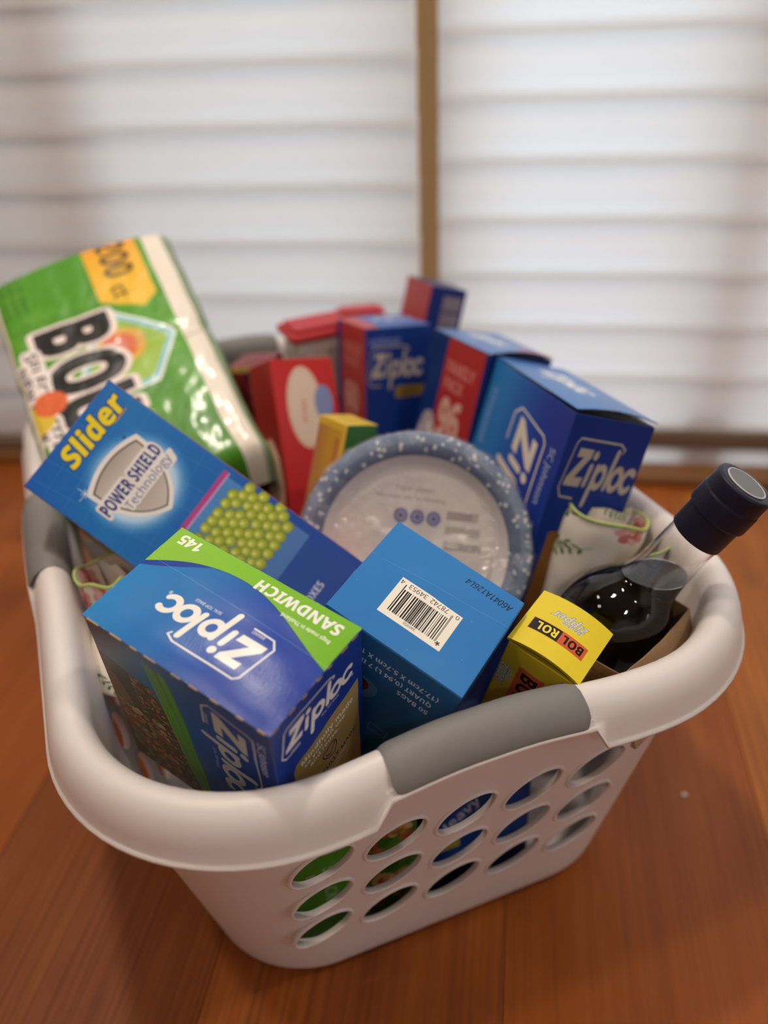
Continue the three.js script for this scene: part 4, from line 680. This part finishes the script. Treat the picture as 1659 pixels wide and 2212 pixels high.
// ---- the bottle of dark syrup in a paper bag
const BC = V3(0.14474, 0.21704, -0.43394), BA = V3(0.489, 0.864, 0.124).normalize();
{
  const t = thing('syrup_bottle', 'round glass bottle of dark brown liquid with a navy cap, leaning over the right rim', 'bottle');
  const BOT = 0.066; t.position.copy(BC).addScaledVector(BA, -BOT); t.quaternion.setFromUnitVectors(V3(0, 1, 0), BA);
  const outer = [[0.0001, -0.066], [0.026, -0.066], [0.0315, -0.064], [0.034, -0.059], [0.0345, -0.048], [0.0345, -0.03], [0.0352, -0.012], [0.0358, 0], [0.0352, 0.008], [0.0332, 0.0165], [0.0298, 0.0245], [0.0255, 0.031], [0.0213, 0.0365], [0.0186, 0.0425], [0.0172, 0.05], [0.0164, 0.06], [0.0159, 0.075], [0.0157, 0.09], [0.0157, 0.108]];
  const fine = (pts, n = 70) => { const c = new THREE.CatmullRomCurve3(pts.map(([r, y]) => V3(r, y + BOT, 0)), false, 'centripetal'); return c.getPoints(n).map((p) => new THREE.Vector2(Math.max(0.0001, p.x), p.y)); };
  const inner = outer.map(([r, y]) => [Math.max(0.0001, r - 0.0013), y < -0.055 ? y + 0.003 : y]);
  const shellPts = [...fine(outer), ...fine(inner).reverse()];
  const inWorld = (o) => { o.position.copy(t.position); o.quaternion.copy(t.quaternion); o.updateMatrixWorld(); return o; };
  t.updateMatrixWorld();
  const clipped = (pts, up) => {                                         // cut a turned solid at the level of the liquid
    const A = inWorld(new Brush(new THREE.LatheGeometry(pts, 80))), B = new Brush(box(0.4, 0.3, 0.4, BC.x, 0.2600 + (up ? 0.15 : -0.15), BC.z)); B.updateMatrixWorld();
    const ev = new Evaluator(); ev.useGroups = false; ev.attributes = ['position', 'normal', 'uv'];
    const r = ev.evaluate(A, B, INTERSECTION), g = new THREE.BufferGeometry(); for (const n of ['position', 'normal', 'uv']) g.setAttribute(n, r.geometry.attributes[n].clone()); if (r.geometry.index) g.setIndex(r.geometry.index.clone());
    return g.applyMatrix4(new THREE.Matrix4().copy(r.matrixWorld)).applyMatrix4(t.matrixWorld.clone().invert());
  };
  part('glass', clipped(shellPts, true), new THREE.MeshPhysicalMaterial({ color: 0xffffff, roughness: 0.02, transmission: 1, thickness: 0.004, ior: 1.48 }), t);
  // the liquid fills the body up to a level surface in the neck; glass and liquid are one dark mass there
  part('syrup', clipped([...fine(outer), new THREE.Vector2(0.0001, 0.108 + BOT)], false), new THREE.MeshPhysicalMaterial({ color: 0xffffff, roughness: 0.03, transmission: 1, thickness: 0.05, ior: 1.4, clearcoat: 0.6, clearcoatRoughness: 0.02, attenuationColor: new THREE.Color(0.46, 0.16, 0.06), attenuationDistance: 0.0034 }), t);
  const capMat = std({ color: rgb(19, 18, 42), roughness: 0.4, specularIntensity: 0.7, bumpMap: repeated(grainTex, 6, 4), bumpScale: 0.0002 });
  const cap = [[0.0161, 0.0855], [0.0168, 0.0858], [0.0169, 0.1030], [0.0173, 0.1036], [0.0186, 0.1040], [0.0188, 0.1052], [0.0186, 0.1162], [0.0178, 0.1170], [0.0181, 0.1178], [0.0180, 0.1268], [0.0172, 0.1285], [0.0150, 0.1288], [0.0138, 0.1284], [0.0001, 0.1284]].map(([x, y]) => new THREE.Vector2(x, y + BOT));
  part('cap', new THREE.LatheGeometry(cap, 72), capMat, t);
  part('cap_disc', new THREE.CylinderGeometry(0.0118, 0.0118, 0.0006, 48).translate(0, 0.1288 + BOT, 0), std({ color: rgb(104, 104, 104), roughness: 0.5 }), t);
  part('cap_ring', new THREE.TorusGeometry(0.0124, 0.0006, 8, 60).rotateX(Math.PI / 2).translate(0, 0.1288 + BOT, 0), std({ color: rgb(186, 184, 180), roughness: 0.35 }), t);
}
{
  const t = thing('paper_bag', 'open brown kraft paper bag round the lower half of the dark bottle', 'paper bag');
  const kraft = texture(512, 512, (c, w, h) => { c.fillStyle = '#ab8a68'; c.fillRect(0, 0, w, h); for (let k = 0; k < 3000; k++) { c.fillStyle = rnd() < 0.5 ? 'rgba(120,88,58,.18)' : 'rgba(214,184,150,.16)'; c.fillRect(rnd() * w, rnd() * h, 2 + rnd() * 10, 1); } for (let k = 0; k < 9; k++) text(c, ['pure syrup', 'product of', 'ingredients', 'best before'][k % 4], 60 + (k % 3) * 20, 90 + k * 44, 34, '#6a4a30', { bold: false }); });
  const plainKraft = texture(256, 256, (c, w, h) => { c.fillStyle = '#b3926f'; c.fillRect(0, 0, w, h); for (let k = 0; k < 1600; k++) { c.fillStyle = rnd() < 0.5 ? 'rgba(120,88,58,.16)' : 'rgba(222,194,160,.16)'; c.fillRect(rnd() * w, rnd() * h, 2 + rnd() * 8, 1); } });
  const top = [[0.1367, 0.2250, -0.3760], [0.1915, 0.2330, -0.4250], [0.1495, 0.2300, -0.4810], [0.0945, 0.2250, -0.4315]].map((p) => V3(...p)), down = V3(0.012, -0.055, 0.008);
  t.position.copy(top[0]).add(down);
  const names = [['front_panel', 0, 1, plainKraft], ['back_panel', 1, 2, plainKraft], ['back_panel', 2, 3, plainKraft], ['printed_panel', 3, 0, kraft]];
  for (const [n, a, b, look] of names) {
    const A = top[a].clone().sub(t.position), B = top[b].clone().sub(t.position), N = B.clone().sub(A).cross(down).normalize().multiplyScalar(-1);
    const f = (i, j, k) => A.clone().lerp(B, i).addScaledVector(down, 1 - j).addScaledVector(N, k + 0.0016 * Math.sin(i * 3.14) * (0.4 + j) + 0.0007 * noise.noise(i * 5, j * 5, a * 3));
    part(n, mergeGeometries([surface(16, 12, (i, j) => f(i, j, -0.0002)), surface(16, 12, (i, j) => f(1 - i, j, 0.0002)), surface(16, 1, (i, j) => f(i, 1, -0.0002 + 0.0004 * (1 - j)))]), std({ map: look, roughness: 0.8, side: THREE.DoubleSide }), t);
  }
}

// ---- three white specks of lint on the floor
{
  const m = std({ color: rgb(220, 210, 200), roughness: 1 });
  for (const [x, z, s, l] of [[0.2365, -0.4695, 0.0024, 'white speck of lint on the floor right of the basket'], [-0.2005, -0.2785, 0.0022, 'white speck of lint on the floor in the near left corner']]) {
    const g = new THREE.IcosahedronGeometry(1, 2); const p = g.attributes.position; for (let i = 0; i < p.count; i++) { const k = 1 + 0.3 * noise.noise(p.getX(i) * 2, p.getY(i) * 2, p.getZ(i) * 2 + x * 9); p.setXYZ(i, p.getX(i) * s * k, p.getY(i) * s * 0.5 * k, p.getZ(i) * s * 0.8 * k); } g.computeVertexNormals();
    const o = tag(mesh('lint_speck', g, m), l, 'lint'); o.position.set(x, s * 0.45, z);
  }
}

renderer.render(scene, camera);
